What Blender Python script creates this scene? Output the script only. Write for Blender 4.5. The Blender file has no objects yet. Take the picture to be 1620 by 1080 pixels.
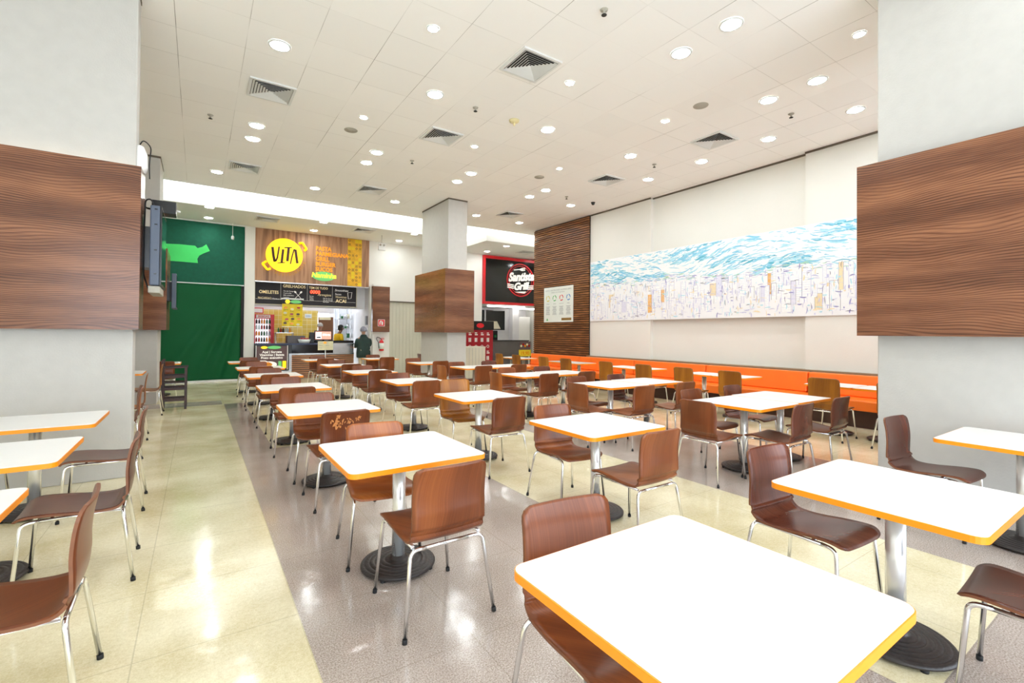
import bpy, bmesh, math, random
from mathutils import Vector, Matrix
random.seed(7)
sc = bpy.context.scene
COL = sc.collection

# ------------------------------------------------------------------ camera
cam_data = bpy.data.cameras.new('camera')
cam = bpy.data.objects.new('camera', cam_data)
COL.objects.link(cam)
cam_data.sensor_width = 36.0
cam_data.lens = 742.2 / 1620 * 36.0
cam_data.shift_y = -21.7 / 1620
cam_data.clip_start = 0.05
cam.location = (0, 0, 1.509)
cam.rotation_euler = (Matrix.Rotation(-0.5901, 3, 'Z') @ Matrix.Rotation(math.pi / 2 + 0.0114, 3, 'X')
                      @ Matrix.Rotation(0.0084, 3, 'Z')).to_euler()
sc.camera = cam

# ------------------------------------------------------------------ world, exposure
world = bpy.data.worlds.new('daylight')
sc.world = world
world.use_nodes = True
wbg = world.node_tree.nodes['Background']
wbg.inputs['Color'].default_value = (0.80, 0.90, 1.0, 1)
wbg.inputs['Strength'].default_value = 1.7
sc.view_settings.view_transform = 'Standard'
sc.view_settings.look = 'None'
sc.view_settings.gamma = 1.0
sc.view_settings.exposure = 1.9
sc.view_settings.use_curve_mapping = False
sc.cycles.use_denoising = True
sc.cycles.max_bounces = 10
sc.cycles.diffuse_bounces = 8
sc.cycles.glossy_bounces = 4
sc.cycles.sample_clamp_indirect = 8.0

LAMP = 32.0      # emission of the downlight lenses
STRIP = 16.0     # emission of the hidden cove strips
H = 5.067        # main ceiling
HS = 4.73        # underside of the dropped soffit

# ------------------------------------------------------------------ materials
MAT = {}
def nt(name):
    m = bpy.data.materials.new(name); m.use_nodes = True
    MAT[name] = m
    t = m.node_tree
    return m, t, t.nodes, t.links, t.nodes['Principled BSDF']

def mat(name, col, rough=0.6, metal=0.0, spec=0.5, var=0.0, vscale=6.0, bump=0.0, bscale=40.0, emit=0.0, rand=0.0, coat=0.0):
    m, t, N, L, P = nt(name)
    P.inputs['Base Color'].default_value = (*col, 1)
    P.inputs['Roughness'].default_value = rough
    P.inputs['Metallic'].default_value = metal
    P.inputs['Specular IOR Level'].default_value = spec
    P.inputs['Coat Weight'].default_value = coat
    tc = N.new('ShaderNodeTexCoord')
    if var > 0 or rand > 0:
        nz = N.new('ShaderNodeTexNoise'); nz.inputs['Scale'].default_value = vscale
        nz.inputs['Detail'].default_value = 5
        L.new(tc.outputs['Object'], nz.inputs['Vector'])
        mr = N.new('ShaderNodeMapRange')
        mr.inputs['From Min'].default_value = 0.3; mr.inputs['From Max'].default_value = 0.7
        mr.inputs['To Min'].default_value = 1 - var; mr.inputs['To Max'].default_value = 1 + var
        L.new(nz.outputs['Fac'], mr.inputs['Value'])
        hsv = N.new('ShaderNodeHueSaturation')
        hsv.inputs['Color'].default_value = (*col, 1)
        if rand > 0:
            oi = N.new('ShaderNodeObjectInfo')
            mr2 = N.new('ShaderNodeMapRange')
            mr2.inputs['To Min'].default_value = 1 - rand; mr2.inputs['To Max'].default_value = 1 + rand
            L.new(oi.outputs['Random'], mr2.inputs['Value'])
            mu = N.new('ShaderNodeMath'); mu.operation = 'MULTIPLY'
            L.new(mr.outputs[0], mu.inputs[0]); L.new(mr2.outputs[0], mu.inputs[1])
            L.new(mu.outputs[0], hsv.inputs['Value'])
        else:
            L.new(mr.outputs[0], hsv.inputs['Value'])
        L.new(hsv.outputs['Color'], P.inputs['Base Color'])
    if bump > 0:
        nb = N.new('ShaderNodeTexNoise'); nb.inputs['Scale'].default_value = bscale; nb.inputs['Detail'].default_value = 4
        L.new(tc.outputs['Object'], nb.inputs['Vector'])
        b = N.new('ShaderNodeBump'); b.inputs['Strength'].default_value = bump; b.inputs['Distance'].default_value = 0.01
        L.new(nb.outputs['Fac'], b.inputs['Height']); L.new(b.outputs['Normal'], P.inputs['Normal'])
    if emit > 0:
        P.inputs['Emission Color'].default_value = (*col, 1)
        P.inputs['Emission Strength'].default_value = emit
    return m

def math_node(N, L, op, a, b=None, c=None):
    n = N.new('ShaderNodeMath'); n.operation = op
    for i, v in enumerate((a, b, c)):
        if v is None: continue
        if isinstance(v, (int, float)): n.inputs[i].default_value = v
        else: L.new(v, n.inputs[i])
    return n.outputs[0]

def wood_grain(name, c1, c2, c3, u_scale=0.45, v_scale=1.5, bands=34.0, fibre=60.0, rough=0.35, vertical=False, spec=0.5, rand=False):
    """veneer: long cathedral figure along the horizontal (or vertical) with fine fibres"""
    m, t, N, L, P = nt(name)
    tc = N.new('ShaderNodeTexCoord')
    sx = N.new('ShaderNodeSeparateXYZ'); L.new(tc.outputs['Object'], sx.inputs[0])
    u = math_node(N, L, 'ADD', sx.outputs[0], sx.outputs[1]); v = sx.outputs[2]
    if vertical: u, v = v, u
    cb = N.new('ShaderNodeCombineXYZ')
    L.new(math_node(N, L, 'MULTIPLY', u, u_scale), cb.inputs[0]); L.new(math_node(N, L, 'MULTIPLY', v, v_scale), cb.inputs[1])
    if rand:
        oi = N.new('ShaderNodeObjectInfo'); L.new(math_node(N, L, 'MULTIPLY', oi.outputs['Random'], 37.0), cb.inputs[2])
    n1 = N.new('ShaderNodeTexNoise'); n1.inputs['Scale'].default_value = 1.0; n1.inputs['Detail'].default_value = 2.5; n1.inputs['Roughness'].default_value = 0.4
    L.new(cb.outputs[0], n1.inputs['Vector'])
    s = math_node(N, L, 'SINE', math_node(N, L, 'MULTIPLY', n1.outputs['Fac'], bands * 2))
    s = math_node(N, L, 'MULTIPLY_ADD', s, 0.5, 0.5)
    cb2 = N.new('ShaderNodeCombineXYZ')
    L.new(math_node(N, L, 'MULTIPLY', u, 1.6), cb2.inputs[0]); L.new(math_node(N, L, 'MULTIPLY', v, fibre), cb2.inputs[1])
    n2 = N.new('ShaderNodeTexNoise'); n2.inputs['Scale'].default_value = 1.0; n2.inputs['Detail'].default_value = 3
    L.new(cb2.outputs[0], n2.inputs['Vector'])
    f = math_node(N, L, 'ADD', math_node(N, L, 'MULTIPLY', s, 0.42), math_node(N, L, 'MULTIPLY', n2.outputs['Fac'], 0.62))
    cb3 = N.new('ShaderNodeCombineXYZ')
    L.new(math_node(N, L, 'MULTIPLY', u, 0.3), cb3.inputs[0]); L.new(math_node(N, L, 'MULTIPLY', v, 5.0), cb3.inputs[1])
    n3 = N.new('ShaderNodeTexNoise'); n3.inputs['Scale'].default_value = 1.0
    L.new(cb3.outputs[0], n3.inputs['Vector'])
    f = math_node(N, L, 'ADD', f, math_node(N, L, 'MULTIPLY_ADD', n3.outputs['Fac'], 0.5, -0.25))
    if rand:
        f = math_node(N, L, 'ADD', f, math_node(N, L, 'MULTIPLY_ADD', oi.outputs['Random'], 0.3, -0.15))
    r = N.new('ShaderNodeValToRGB')
    r.color_ramp.elements[0].position = 0.22; r.color_ramp.elements[0].color = (*c1, 1)
    r.color_ramp.elements[1].position = 0.85; r.color_ramp.elements[1].color = (*c3, 1)
    e = r.color_ramp.elements.new(0.52); e.color = (*c2, 1)
    L.new(f, r.inputs[0]); L.new(r.outputs[0], P.inputs['Base Color'])
    P.inputs['Roughness'].default_value = rough
    P.inputs['Specular IOR Level'].default_value = spec
    return m

def veneer(name, c1, c2, c3, lines=34.0, warp=15.0, rough=0.25):
    """crown cut veneer laid sideways: many thin dark growth lines opening into long flames"""
    m, t, N, L, P = nt(name)
    tc = N.new('ShaderNodeTexCoord')
    sx = N.new('ShaderNodeSeparateXYZ'); L.new(tc.outputs['Object'], sx.inputs[0])
    M = lambda op, a, b=None, c=None: math_node(N, L, op, a, b, c)
    u = M('ADD', sx.outputs[0], sx.outputs[1]); v = sx.outputs[2]
    def noise(us, vs, det=2.0, seed=0.0):
        cb = N.new('ShaderNodeCombineXYZ'); L.new(M('MULTIPLY', u, us), cb.inputs[0]); L.new(M('MULTIPLY', v, vs), cb.inputs[1]); cb.inputs[2].default_value = seed
        n = N.new('ShaderNodeTexNoise'); n.inputs['Scale'].default_value = 1.0; n.inputs['Detail'].default_value = det
        L.new(cb.outputs[0], n.inputs['Vector']); return n.outputs['Fac']
    f = M('ADD', M('MULTIPLY', v, lines), M('MULTIPLY', noise(0.75, 2.2, 1.0), warp * 1.6))
    sn = M('MULTIPLY_ADD', M('SINE', M('MULTIPLY', f, 6.283)), 0.5, 0.5)
    line = M('POWER', sn, 3.0)
    tone = noise(0.5, 5.0, 3.0, 4.0)
    fib = noise(4.0, 150.0, 3.0, 9.0)
    vis = M('MULTIPLY', line, M('MULTIPLY_ADD', noise(0.6, 3.0, 2.0, 7.0), 0.9, -0.1))
    val = M('ADD', M('MULTIPLY_ADD', tone, 0.75, 0.08), M('MULTIPLY_ADD', fib, 0.55, -0.2))
    val = M('SUBTRACT', val, M('MULTIPLY', vis, 0.75))
    r = N.new('ShaderNodeValToRGB')
    r.color_ramp.elements[0].position = 0.10; r.color_ramp.elements[0].color = (*c1, 1)
    r.color_ramp.elements[1].position = 0.72; r.color_ramp.elements[1].color = (*c3, 1)
    e = r.color_ramp.elements.new(0.42); e.color = (*c2, 1)
    L.new(val, r.inputs[0]); L.new(r.outputs[0], P.inputs['Base Color'])
    P.inputs['Roughness'].default_value = rough
    return m

def srgb(r, g, b):
    f = lambda c: (c / 255 / 12.92) if c / 255 <= 0.04045 else ((c / 255 + 0.055) / 1.055) ** 2.4
    return (f(r), f(g), f(b))

mat('wall_paint', srgb(233, 232, 226), 0.85, var=0.015, vscale=1.2, bump=0.15, bscale=60)
mat('column_paint', srgb(194, 192, 187), 0.9, var=0.025, vscale=9, bump=0.15, bscale=60)
mat('shutter_paint', srgb(205, 204, 188), 0.6, var=0.02, vscale=2)
mat('soffit_white', srgb(240, 242, 240), 0.85, var=0.01, vscale=2)
mat('shadow_gap', srgb(105, 96, 84), 0.9, var=0.05)  # dark tone standing in for the shade of narrow gaps
mat('dark_gap', srgb(45, 42, 38), 0.9, var=0.05)
veneer('walnut_veneer', srgb(60, 34, 22), srgb(114, 70, 46), srgb(156, 106, 74), lines=46.0, warp=11.0, rough=0.22)
wood_grain('oak_sign_board', srgb(120, 82, 58), srgb(160, 116, 84), srgb(190, 146, 110), u_scale=0.5, v_scale=5, bands=8, fibre=40, rough=0.5, vertical=True)
wood_grain('slat_wood', srgb(104, 62, 30), srgb(150, 98, 54), srgb(184, 130, 76), u_scale=1.6, v_scale=9, bands=5, fibre=40, rough=0.4)
wood_grain('counter_slat', srgb(150, 100, 66), srgb(186, 136, 98), srgb(208, 160, 122), u_scale=1.6, v_scale=9, bands=5, fibre=40, rough=0.4)
wood_grain('brown_ply', srgb(104, 50, 20), srgb(132, 70, 34), srgb(154, 88, 46), u_scale=1.4, v_scale=5.0, bands=4, fibre=110, rough=0.3, rand=True, vertical=True)
wood_grain('dark_ply', srgb(80, 36, 22), srgb(106, 54, 36), srgb(128, 72, 48), u_scale=1.4, v_scale=5.0, bands=4, fibre=110, rough=0.26, rand=True, vertical=True)
wood_grain('yellow_ply', srgb(138, 80, 16), srgb(172, 108, 28), srgb(190, 128, 42), u_scale=1.4, v_scale=5.0, bands=4, fibre=110, rough=0.34, rand=True, vertical=True)
wood_grain('orange_ply', srgb(140, 72, 26), srgb(172, 98, 42), srgb(192, 118, 58), u_scale=1.4, v_scale=5.0, bands=4, fibre=110, rough=0.3, rand=True, vertical=True)
wood_grain('high_chair_wood', srgb(34, 14, 10), srgb(50, 22, 16), srgb(66, 32, 24), rough=0.4)
mat('scratch_tan', srgb(204, 134, 74), 0.5, var=0.1, vscale=40)
mat('ply_edge', srgb(120, 72, 44), 0.5, var=0.1, vscale=30)
mat('chrome', (0.86, 0.87, 0.88), 0.16, metal=1.0, var=0.02, vscale=8)
mat('polished_column', (0.88, 0.89, 0.90), 0.25, metal=0.72, var=0.03, vscale=5)
mat('brushed_steel', (0.62, 0.63, 0.64), 0.26, metal=1.0, var=0.05, vscale=12)
mat('rubber', srgb(28, 28, 30), 0.7, var=0.1)
mat('cast_iron', srgb(44, 38, 37), 0.42, var=0.25, vscale=9, bump=0.3, bscale=60)
mat('rusty_iron', srgb(70, 50, 44), 0.45, var=0.35, vscale=10, bump=0.3, bscale=60)
mat('white_laminate', srgb(240, 240, 238), 0.3, spec=0.4, var=0.01, vscale=3)
mat('orange_edge', srgb(255, 152, 16), 0.4, var=0.03, vscale=4)
mat('orange_vinyl', srgb(255, 124, 34), 0.38, var=0.05, vscale=3, bump=0.1, bscale=200)
mat('bench_base', srgb(66, 42, 30), 0.5, var=0.1)
mat('bench_cap', srgb(140, 122, 96), 0.5, var=0.04)
mat('green_board', srgb(8, 92, 68), 0.8, var=0.10, vscale=14, bump=0.2)
mat('green_cloth', srgb(4, 118, 66), 0.62, var=0.05, vscale=2)
mat('green_sheet', srgb(70, 222, 110), 0.6, var=0.03)
mat('white_plastic', srgb(236, 236, 234), 0.4, var=0.01)
mat('cream_plastic', srgb(232, 220, 170), 0.5, var=0.01)
mat('grey_grille', srgb(176, 172, 160), 0.7, var=0.04, vscale=90)
mat('vent_white', srgb(222, 224, 222), 0.45, var=0.02)
mat('tv_grey', srgb(78, 88, 106), 0.4, var=0.03)
mat('tv_black', srgb(16, 17, 20), 0.25, var=0.05)
mat('tv_screen', srgb(10, 14, 16), 0.06, spec=0.7)
mat('black_gloss', srgb(12, 11, 12), 0.12, spec=0.6, var=0.05)
mat('green_glass', srgb(34, 44, 26), 0.15, spec=0.6, var=0.05)
mat('sign_yellow', srgb(255, 205, 0), 0.35, var=0.02, emit=0.35)
mat('sign_brown', srgb(66, 22, 16), 0.5, var=0.03)
mat('sign_orange', srgb(250, 158, 20), 0.5, var=0.02, emit=0.15)
mat('sign_gold', srgb(196, 140, 50), 0.5, var=0.02)
mat('tile_gold', srgb(232, 178, 34), 0.5, var=0.14, vscale=9)
mat('tile_dark', srgb(134, 100, 36), 0.5, var=0.05)
mat('leaf_green', srgb(110, 196, 112), 0.45, var=0.04, emit=0.1)
mat('lime_text', srgb(228, 232, 60), 0.45, var=0.02, emit=0.2)
mat('chalkboard', srgb(40, 36, 40), 0.55, var=0.10, vscale=8)
mat('chalk_white', srgb(232, 228, 220), 0.7, var=0.04, emit=0.15)
mat('chalk_cream', srgb(224, 206, 160), 0.7, var=0.04, emit=0.15)
mat('sign_red', srgb(214, 22, 34), 0.4, var=0.02)
mat('neon_red', srgb(255, 70, 40), 0.4, emit=0.8, var=0.01)
mat('deep_red', srgb(150, 10, 28), 0.4, var=0.05)
mat('poster_white', srgb(232, 238, 232), 0.6, var=0.01)
mat('poster_yellow', srgb(236, 206, 30), 0.55, var=0.03)
mat('poster_brown', srgb(104, 80, 82), 0.6, var=0.05)
mat('poster_cream', srgb(232, 226, 190), 0.6, var=0.05)
mat('text_grey', srgb(150, 158, 160), 0.7, var=0.02)
mat('text_dark', srgb(40, 40, 44), 0.7, var=0.02)
mat('icon_blue', srgb(60, 140, 205), 0.6, var=0.02)
mat('icon_green', srgb(70, 175, 90), 0.6, var=0.02)
mat('icon_yellow', srgb(215, 200, 70), 0.6, var=0.02)
mat('stall_white', srgb(222, 222, 226), 0.7, var=0.02)
mat('stall_cream', srgb(216, 210, 184), 0.7, var=0.03)
mat('door_brown', srgb(122, 80, 50), 0.5, var=0.05)
mat('counter_black', srgb(18, 18, 22), 0.3, var=0.05)
mat('counter_blue', srgb(34, 46, 86), 0.35, var=0.06)
mat('counter_grey', srgb(96, 92, 92), 0.5, var=0.05)
mat('podium_cream', srgb(214, 210, 192), 0.6, var=0.03, vscale=3)
mat('skin_brown', srgb(120, 78, 58), 0.5, var=0.05)
mat('skin_light', srgb(196, 150, 124), 0.5, var=0.04)
mat('hair_black', srgb(22, 18, 18), 0.6, var=0.05)
mat('hair_net', srgb(190, 188, 186), 0.8, var=0.1, vscale=60)
mat('jacket_green', srgb(36, 58, 54), 0.8, var=0.12, vscale=10)
mat('trousers_beige', srgb(206, 194, 170), 0.8, var=0.06)
mat('shirt_yellow', srgb(240, 196, 24), 0.8, var=0.05)
mat('apron_black', srgb(22, 22, 24), 0.8, var=0.05)
mat('beanie_grey', srgb(134, 136, 148), 0.9, var=0.08, vscale=30)
mat('shirt_white', srgb(232, 234, 240), 0.8, var=0.03)
mat('denim_blue', srgb(62, 92, 138), 0.8, var=0.2, vscale=40)
mat('drink_green', srgb(40, 110, 60), 0.2, var=0.1)
mat('drink_red', srgb(170, 24, 22), 0.2, var=0.1)
mat('drink_clear', srgb(196, 214, 218), 0.15, var=0.05)
mat('drink_dark', srgb(40, 24, 22), 0.2, var=0.05)
mat('drink_orange', srgb(236, 150, 30), 0.25, var=0.05)
mat('cooler_light', (0.9, 0.96, 1.0), 0.5, emit=0.3)
mat('paint_white', srgb(246, 247, 250), 0.55, var=0.01)
mat('lamp_lens', (0.935, 0.985, 1.0), 0.5, emit=LAMP)
mat('cove_light', (1.0, 0.98, 0.96), 0.5, emit=STRIP)
mat('uplight', (1.0, 0.86, 0.68), 0.5, emit=1.0)
mat('room_light', (1.0, 0.97, 0.92), 0.5, emit=3.0)
mat('screen_ad', srgb(176, 120, 104), 0.4, emit=0.6)
mat('screen_white', srgb(232, 232, 238), 0.4, emit=0.8)

def floor_material():
    m, t, N, L, P = nt('terrazzo_floor')
    g = N.new('ShaderNodeNewGeometry')
    sx = N.new('ShaderNodeSeparateXYZ'); L.new(g.outputs['Position'], sx.inputs[0])
    X, Y = sx.outputs[0], sx.outputs[1]
    M = lambda op, a, b=None, c=None: math_node(N, L, op, a, b, c)
    def rect(x0, x1, y0, y1):
        a = M('MULTIPLY', M('GREATER_THAN', X, x0), M('LESS_THAN', X, x1))
        b = M('MULTIPLY', M('GREATER_THAN', Y, y0), M('LESS_THAN', Y, y1))
        return M('MULTIPLY', a, b)
    tot = None
    for r in ((0.468, 2.55, -9, 4.28), (0.468, 1.5, 4.27, 6.75), (0.468, 0.83, 6.74, 11.35), (-6, 0.44, 11.3, 11.95),
              (2.54, 12, -9, 0.66), (4.25, 6.35, 0.65, 5.95), (4.25, 4.61, 5.94, 11.35)):
        k = rect(*r)
        tot = k if tot is None else M('MAXIMUM', tot, k)
    # terrazzo flecks
    n1 = N.new('ShaderNodeTexNoise'); n1.inputs['Scale'].default_value = 140; n1.inputs['Detail'].default_value = 2
    L.new(g.outputs['Position'], n1.inputs['Vector'])
    n2 = N.new('ShaderNodeTexNoise'); n2.inputs['Scale'].default_value = 1.6; n2.inputs['Detail'].default_value = 6
    L.new(g.outputs['Position'], n2.inputs['Vector'])
    n3 = N.new('ShaderNodeTexNoise'); n3.inputs['Scale'].default_value = 45; n3.inputs['Detail'].default_value = 3
    L.new(g.outputs['Position'], n3.inputs['Vector'])
    def ramp(src, a, ca, b, cb_):
        r = N.new('ShaderNodeValToRGB')
        r.color_ramp.elements[0].position = a; r.color_ramp.elements[0].color = (*ca, 1)
        r.color_ramp.elements[1].position = b; r.color_ramp.elements[1].color = (*cb_, 1)
        L.new(src, r.inputs[0]); return r.outputs[0]
    sum_ = M('ADD', M('MULTIPLY', n2.outputs['Fac'], 0.55), M('ADD', M('MULTIPLY', n1.outputs['Fac'], 0.25), M('MULTIPLY', n3.outputs['Fac'], 0.2)))
    beige = ramp(sum_, 0.38, srgb(204, 191, 150), 0.62, srgb(238, 230, 200))
    taupe = ramp(M('ADD', M('MULTIPLY', n1.outputs['Fac'], 0.75), M('MULTIPLY', n2.outputs['Fac'], 0.25)), 0.36, srgb(142, 127, 118), 0.64, srgb(200, 188, 179))
    mix = N.new('ShaderNodeMix'); mix.data_type = 'RGBA'
    L.new(tot, mix.inputs[0]); L.new(beige, mix.inputs[6]); L.new(taupe, mix.inputs[7])
    # joints every 0.7 m
    def joint(c, off, per, w):
        f = M('FRACT', M('DIVIDE', M('SUBTRACT', c, off), per))
        return M('LESS_THAN', M('ABSOLUTE', M('SUBTRACT', f, 0.5)), w / per)
    jj = M('MAXIMUM', joint(X, 0.468 - 0.35, 0.694, 0.003), joint(Y, 0.66 - 0.35, 0.69, 0.003))
    mix2 = N.new('ShaderNodeMix'); mix2.data_type = 'RGBA'
    L.new(M('MULTIPLY', jj, 0.26), mix2.inputs[0]); L.new(mix.outputs[2], mix2.inputs[6]); mix2.inputs[7].default_value = (*srgb(110, 98, 72), 1)
    L.new(mix2.outputs[2], P.inputs['Base Color'])
    L.new(M('MULTIPLY_ADD', n2.outputs['Fac'], 0.14, 0.07), P.inputs['Roughness'])
    P.inputs['Specular IOR Level'].default_value = 0.62
    bp = N.new('ShaderNodeBump'); bp.inputs['Strength'].default_value = 0.12; bp.inputs['Distance'].default_value = 0.02
    n4 = N.new('ShaderNodeTexNoise'); n4.inputs['Scale'].default_value = 5; n4.inputs['Detail'].default_value = 2
    L.new(g.outputs['Position'], n4.inputs['Vector'])
    L.new(n4.outputs['Fac'], bp.inputs['Height']); L.new(bp.outputs['Normal'], P.inputs['Normal'])
floor_material()

def ceiling_material():
    m, t, N, L, P = nt('ceiling_panels')
    g = N.new('ShaderNodeNewGeometry')
    sx = N.new('ShaderNodeSeparateXYZ'); L.new(g.outputs['Position'], sx.inputs[0])
    X, Y = sx.outputs[0], sx.outputs[1]
    M = lambda op, a, b=None, c=None: math_node(N, L, op, a, b, c)
    def joint(c, off, per, w):
        f = M('FRACT', M('DIVIDE', M('SUBTRACT', c, off), per))
        return M('LESS_THAN', M('ABSOLUTE', M('SUBTRACT', f, 0.5)), w / per)
    nz = N.new('ShaderNodeTexNoise'); nz.inputs['Scale'].default_value = 0.9; nz.inputs['Detail'].default_value = 3
    L.new(g.outputs['Position'], nz.inputs['Vector'])
    jx = joint(X, 0.45 - 0.355, 0.71, 0.0035); jy = joint(Y, 6.08 - 0.3375, 0.675, 0.003)
    vis = N.new('ShaderNodeMapRange'); vis.inputs['From Min'].default_value = 0.42; vis.inputs['From Max'].default_value = 0.66
    vis.inputs['To Min'].default_value = 0.05; vis.inputs['To Max'].default_value = 0.75
    L.new(nz.outputs['Fac'], vis.inputs['Value'])
    jm = M('MULTIPLY', M('MAXIMUM', jx, M('MULTIPLY', jy, 0.55)), vis.outputs[0])
    # each panel slightly its own tone
    cb = N.new('ShaderNodeCombineXYZ')
    L.new(M('FLOOR', M('DIVIDE', M('SUBTRACT', X, 0.45), 0.71)), cb.inputs[0]); L.new(M('FLOOR', M('DIVIDE', M('SUBTRACT', Y, 6.08), 0.675)), cb.inputs[1])
    wn = N.new('ShaderNodeTexWhiteNoise'); L.new(cb.outputs[0], wn.inputs['Vector'])
    hsv = N.new('ShaderNodeHueSaturation'); hsv.inputs['Color'].default_value = (*srgb(245, 244, 241), 1)
    L.new(M('MULTIPLY_ADD', wn.outputs['Value'], 0.03, 0.985), hsv.inputs['Value'])
    mix = N.new('ShaderNodeMix'); mix.data_type = 'RGBA'
    L.new(jm, mix.inputs[0]); L.new(hsv.outputs[0], mix.inputs[6]); mix.inputs[7].default_value = (*srgb(104, 96, 84), 1)
    L.new(mix.outputs[2], P.inputs['Base Color']); P.inputs['Roughness'].default_value = 0.85
ceiling_material()

def grid_tile_material(name, c1, c2, cj, w, h, j):
    m, t, N, L, P = nt(name)
    g = N.new('ShaderNodeNewGeometry')
    sx = N.new('ShaderNodeSeparateXYZ'); L.new(g.outputs['Position'], sx.inputs[0])
    cb = N.new('ShaderNodeCombineXYZ'); L.new(sx.outputs[0], cb.inputs[0]); L.new(sx.outputs[2], cb.inputs[1])
    b = N.new('ShaderNodeTexBrick'); b.offset = 0.0
    b.inputs['Color1'].default_value = (*c1, 1); b.inputs['Color2'].default_value = (*c2, 1); b.inputs['Mortar'].default_value = (*cj, 1)
    b.inputs['Scale'].default_value = 1; b.inputs['Brick Width'].default_value = w; b.inputs['Row Height'].default_value = h; b.inputs['Mortar Size'].default_value = j
    L.new(cb.outputs[0], b.inputs['Vector']); L.new(b.outputs['Color'], P.inputs['Base Color'])
    P.inputs['Roughness'].default_value = 0.3
grid_tile_material('yellow_tiles', srgb(226, 200, 96), srgb(214, 186, 78), srgb(236, 226, 180), 0.16, 0.16, 0.006)

# ------------------------------------------------------------------ mesh helpers
def box(bm, x0, x1, y0, y1, z0, z1, bevel=0.0, mi=0, seg=2):
    vs = [bm.verts.new((x, y, z)) for x in (x0, x1) for y in (y0, y1) for z in (z0, z1)]
    fs = [(0, 1, 3, 2), (4, 6, 7, 5), (0, 4, 5, 1), (2, 3, 7, 6), (0, 2, 6, 4), (1, 5, 7, 3)]
    F = []
    for f in fs:
        q = bm.faces.new([vs[i] for i in f]); q.material_index = mi; F.append(q)
    if bevel > 0:
        es = {e for f in F for e in f.edges}
        r = bmesh.ops.bevel(bm, geom=list(es), offset=bevel, segments=seg, affect='EDGES', profile=0.6)
        for f in r['faces']: f.material_index = mi
    return vs

def tube(bm, pts, r, seg=10, mi=0, caps=True, flat=None):
    pts = [Vector(p) for p in pts]
    n = len(pts); rings = []
    t = (pts[1] - pts[0]).normalized()
    ref = Vector((0, 0, 1)) if abs(t.z) < 0.9 else Vector((1, 0, 0))
    nrm = t.cross(ref).normalized()
    for i, p in enumerate(pts):
        if i == 0: tt = (pts[1] - pts[0])
        elif i == n - 1: tt = (pts[-1] - pts[-2])
        else: tt = (pts[i + 1] - pts[i]).normalized() + (pts[i] - pts[i - 1]).normalized()
        tt.normalize()
        nrm = (nrm - tt * nrm.dot(tt)).normalized()
        bn = tt.cross(nrm)
        rr = r[i] if isinstance(r, (list, tuple)) else r
        rings.append([bm.verts.new(p + (nrm * math.cos(a) + bn * math.sin(a)) * rr) for a in [2 * math.pi * k / seg for k in range(seg)]])
    for a, b in zip(rings, rings[1:]):
        for k in range(seg):
            f = bm.faces.new((a[k], a[(k + 1) % seg], b[(k + 1) % seg], b[k])); f.smooth = True; f.material_index = mi
    if caps:
        f = bm.faces.new(rings[0][::-1]); f.material_index = mi
        f = bm.faces.new(rings[-1]); f.material_index = mi
    return rings

def bend(pts, rad=0.04, n=5):
    """round the corners of a polyline"""
    pts = [Vector(p) for p in pts]; out = [pts[0]]
    for a, b, c in zip(pts, pts[1:], pts[2:]):
        d1 = (a - b); d2 = (c - b); r = min(rad, d1.length * .49, d2.length * .49)
        p0 = b + d1.normalized() * r; p1 = b + d2.normalized() * r
        for i in range(n + 1):
            s = i / n
            out.append(p0 * (1 - s) ** 2 + b * 2 * s * (1 - s) + p1 * s * s)
    out.append(pts[-1]); return out

def lathe(bm, prof, cx=0, cy=0, seg=24, mi=0, smooth=True, axis='z'):
    rings = []
    for r, z in prof:
        if r < 1e-5:
            rings.append([bm.verts.new((cx, cy, z))])
        else:
            rings.append([bm.verts.new((cx + r * math.cos(2 * math.pi * k / seg), cy + r * math.sin(2 * math.pi * k / seg), z)) for k in range(seg)])
    for a, b in zip(rings, rings[1:]):
        for k in range(seg):
            k2 = (k + 1) % seg
            if len(a) == 1 and len(b) == 1: continue
            if len(a) == 1: f = bm.faces.new((a[0], b[k2], b[k]))
            elif len(b) == 1: f = bm.faces.new((a[k], a[k2], b[0]))
            else: f = bm.faces.new((a[k], a[k2], b[k2], b[k]))
            f.smooth = smooth; f.material_index = mi

def prism(bm, poly, y0, y1, mi=0):
    """polygon in the XZ plane extruded along Y"""
    a = [bm.verts.new((x, y0, z)) for x, z in poly]; b = [bm.verts.new((x, y1, z)) for x, z in poly]
    f = bm.faces.new(a); f.material_index = mi
    f = bm.faces.new(b[::-1]); f.material_index = mi
    n = len(poly)
    for i in range(n):
        f = bm.faces.new((a[i], b[i], b[(i + 1) % n], a[(i + 1) % n])); f.material_index = mi

def finish(name, bm, mats, parent=None, loc=(0, 0, 0), rotz=0.0, recalc=True):
    if recalc: bmesh.ops.recalc_face_normals(bm, faces=bm.faces[:])
    me = bpy.data.meshes.new(name); bm.to_mesh(me); bm.free()
    if isinstance(mats, str): mats = [mats]
    for m in mats: me.materials.append(MAT[m])
    o = bpy.data.objects.new(name, me); COL.objects.link(o)
    o.location = loc; o.rotation_euler = (0, 0, rotz)
    if parent: o.parent = parent
    return o

def tag(o, label=None, cat=None, group=None, kind=None):
    if label: o['label'] = label
    if cat: o['category'] = cat
    if group: o['group'] = group
    if kind: o['kind'] = kind
    return o

def thing(name, label, cat, loc=(0, 0, 0), rotz=0.0, group=None):
    o = bpy.data.objects.new(name, None); COL.objects.link(o)
    o.empty_display_size = 0.1
    o.location = loc; o.rotation_euler = (0, 0, rotz)
    return tag(o, label, cat, group)

def struct(name, bm, mats):
    return tag(finish(name, bm, mats), kind='structure')

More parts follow.
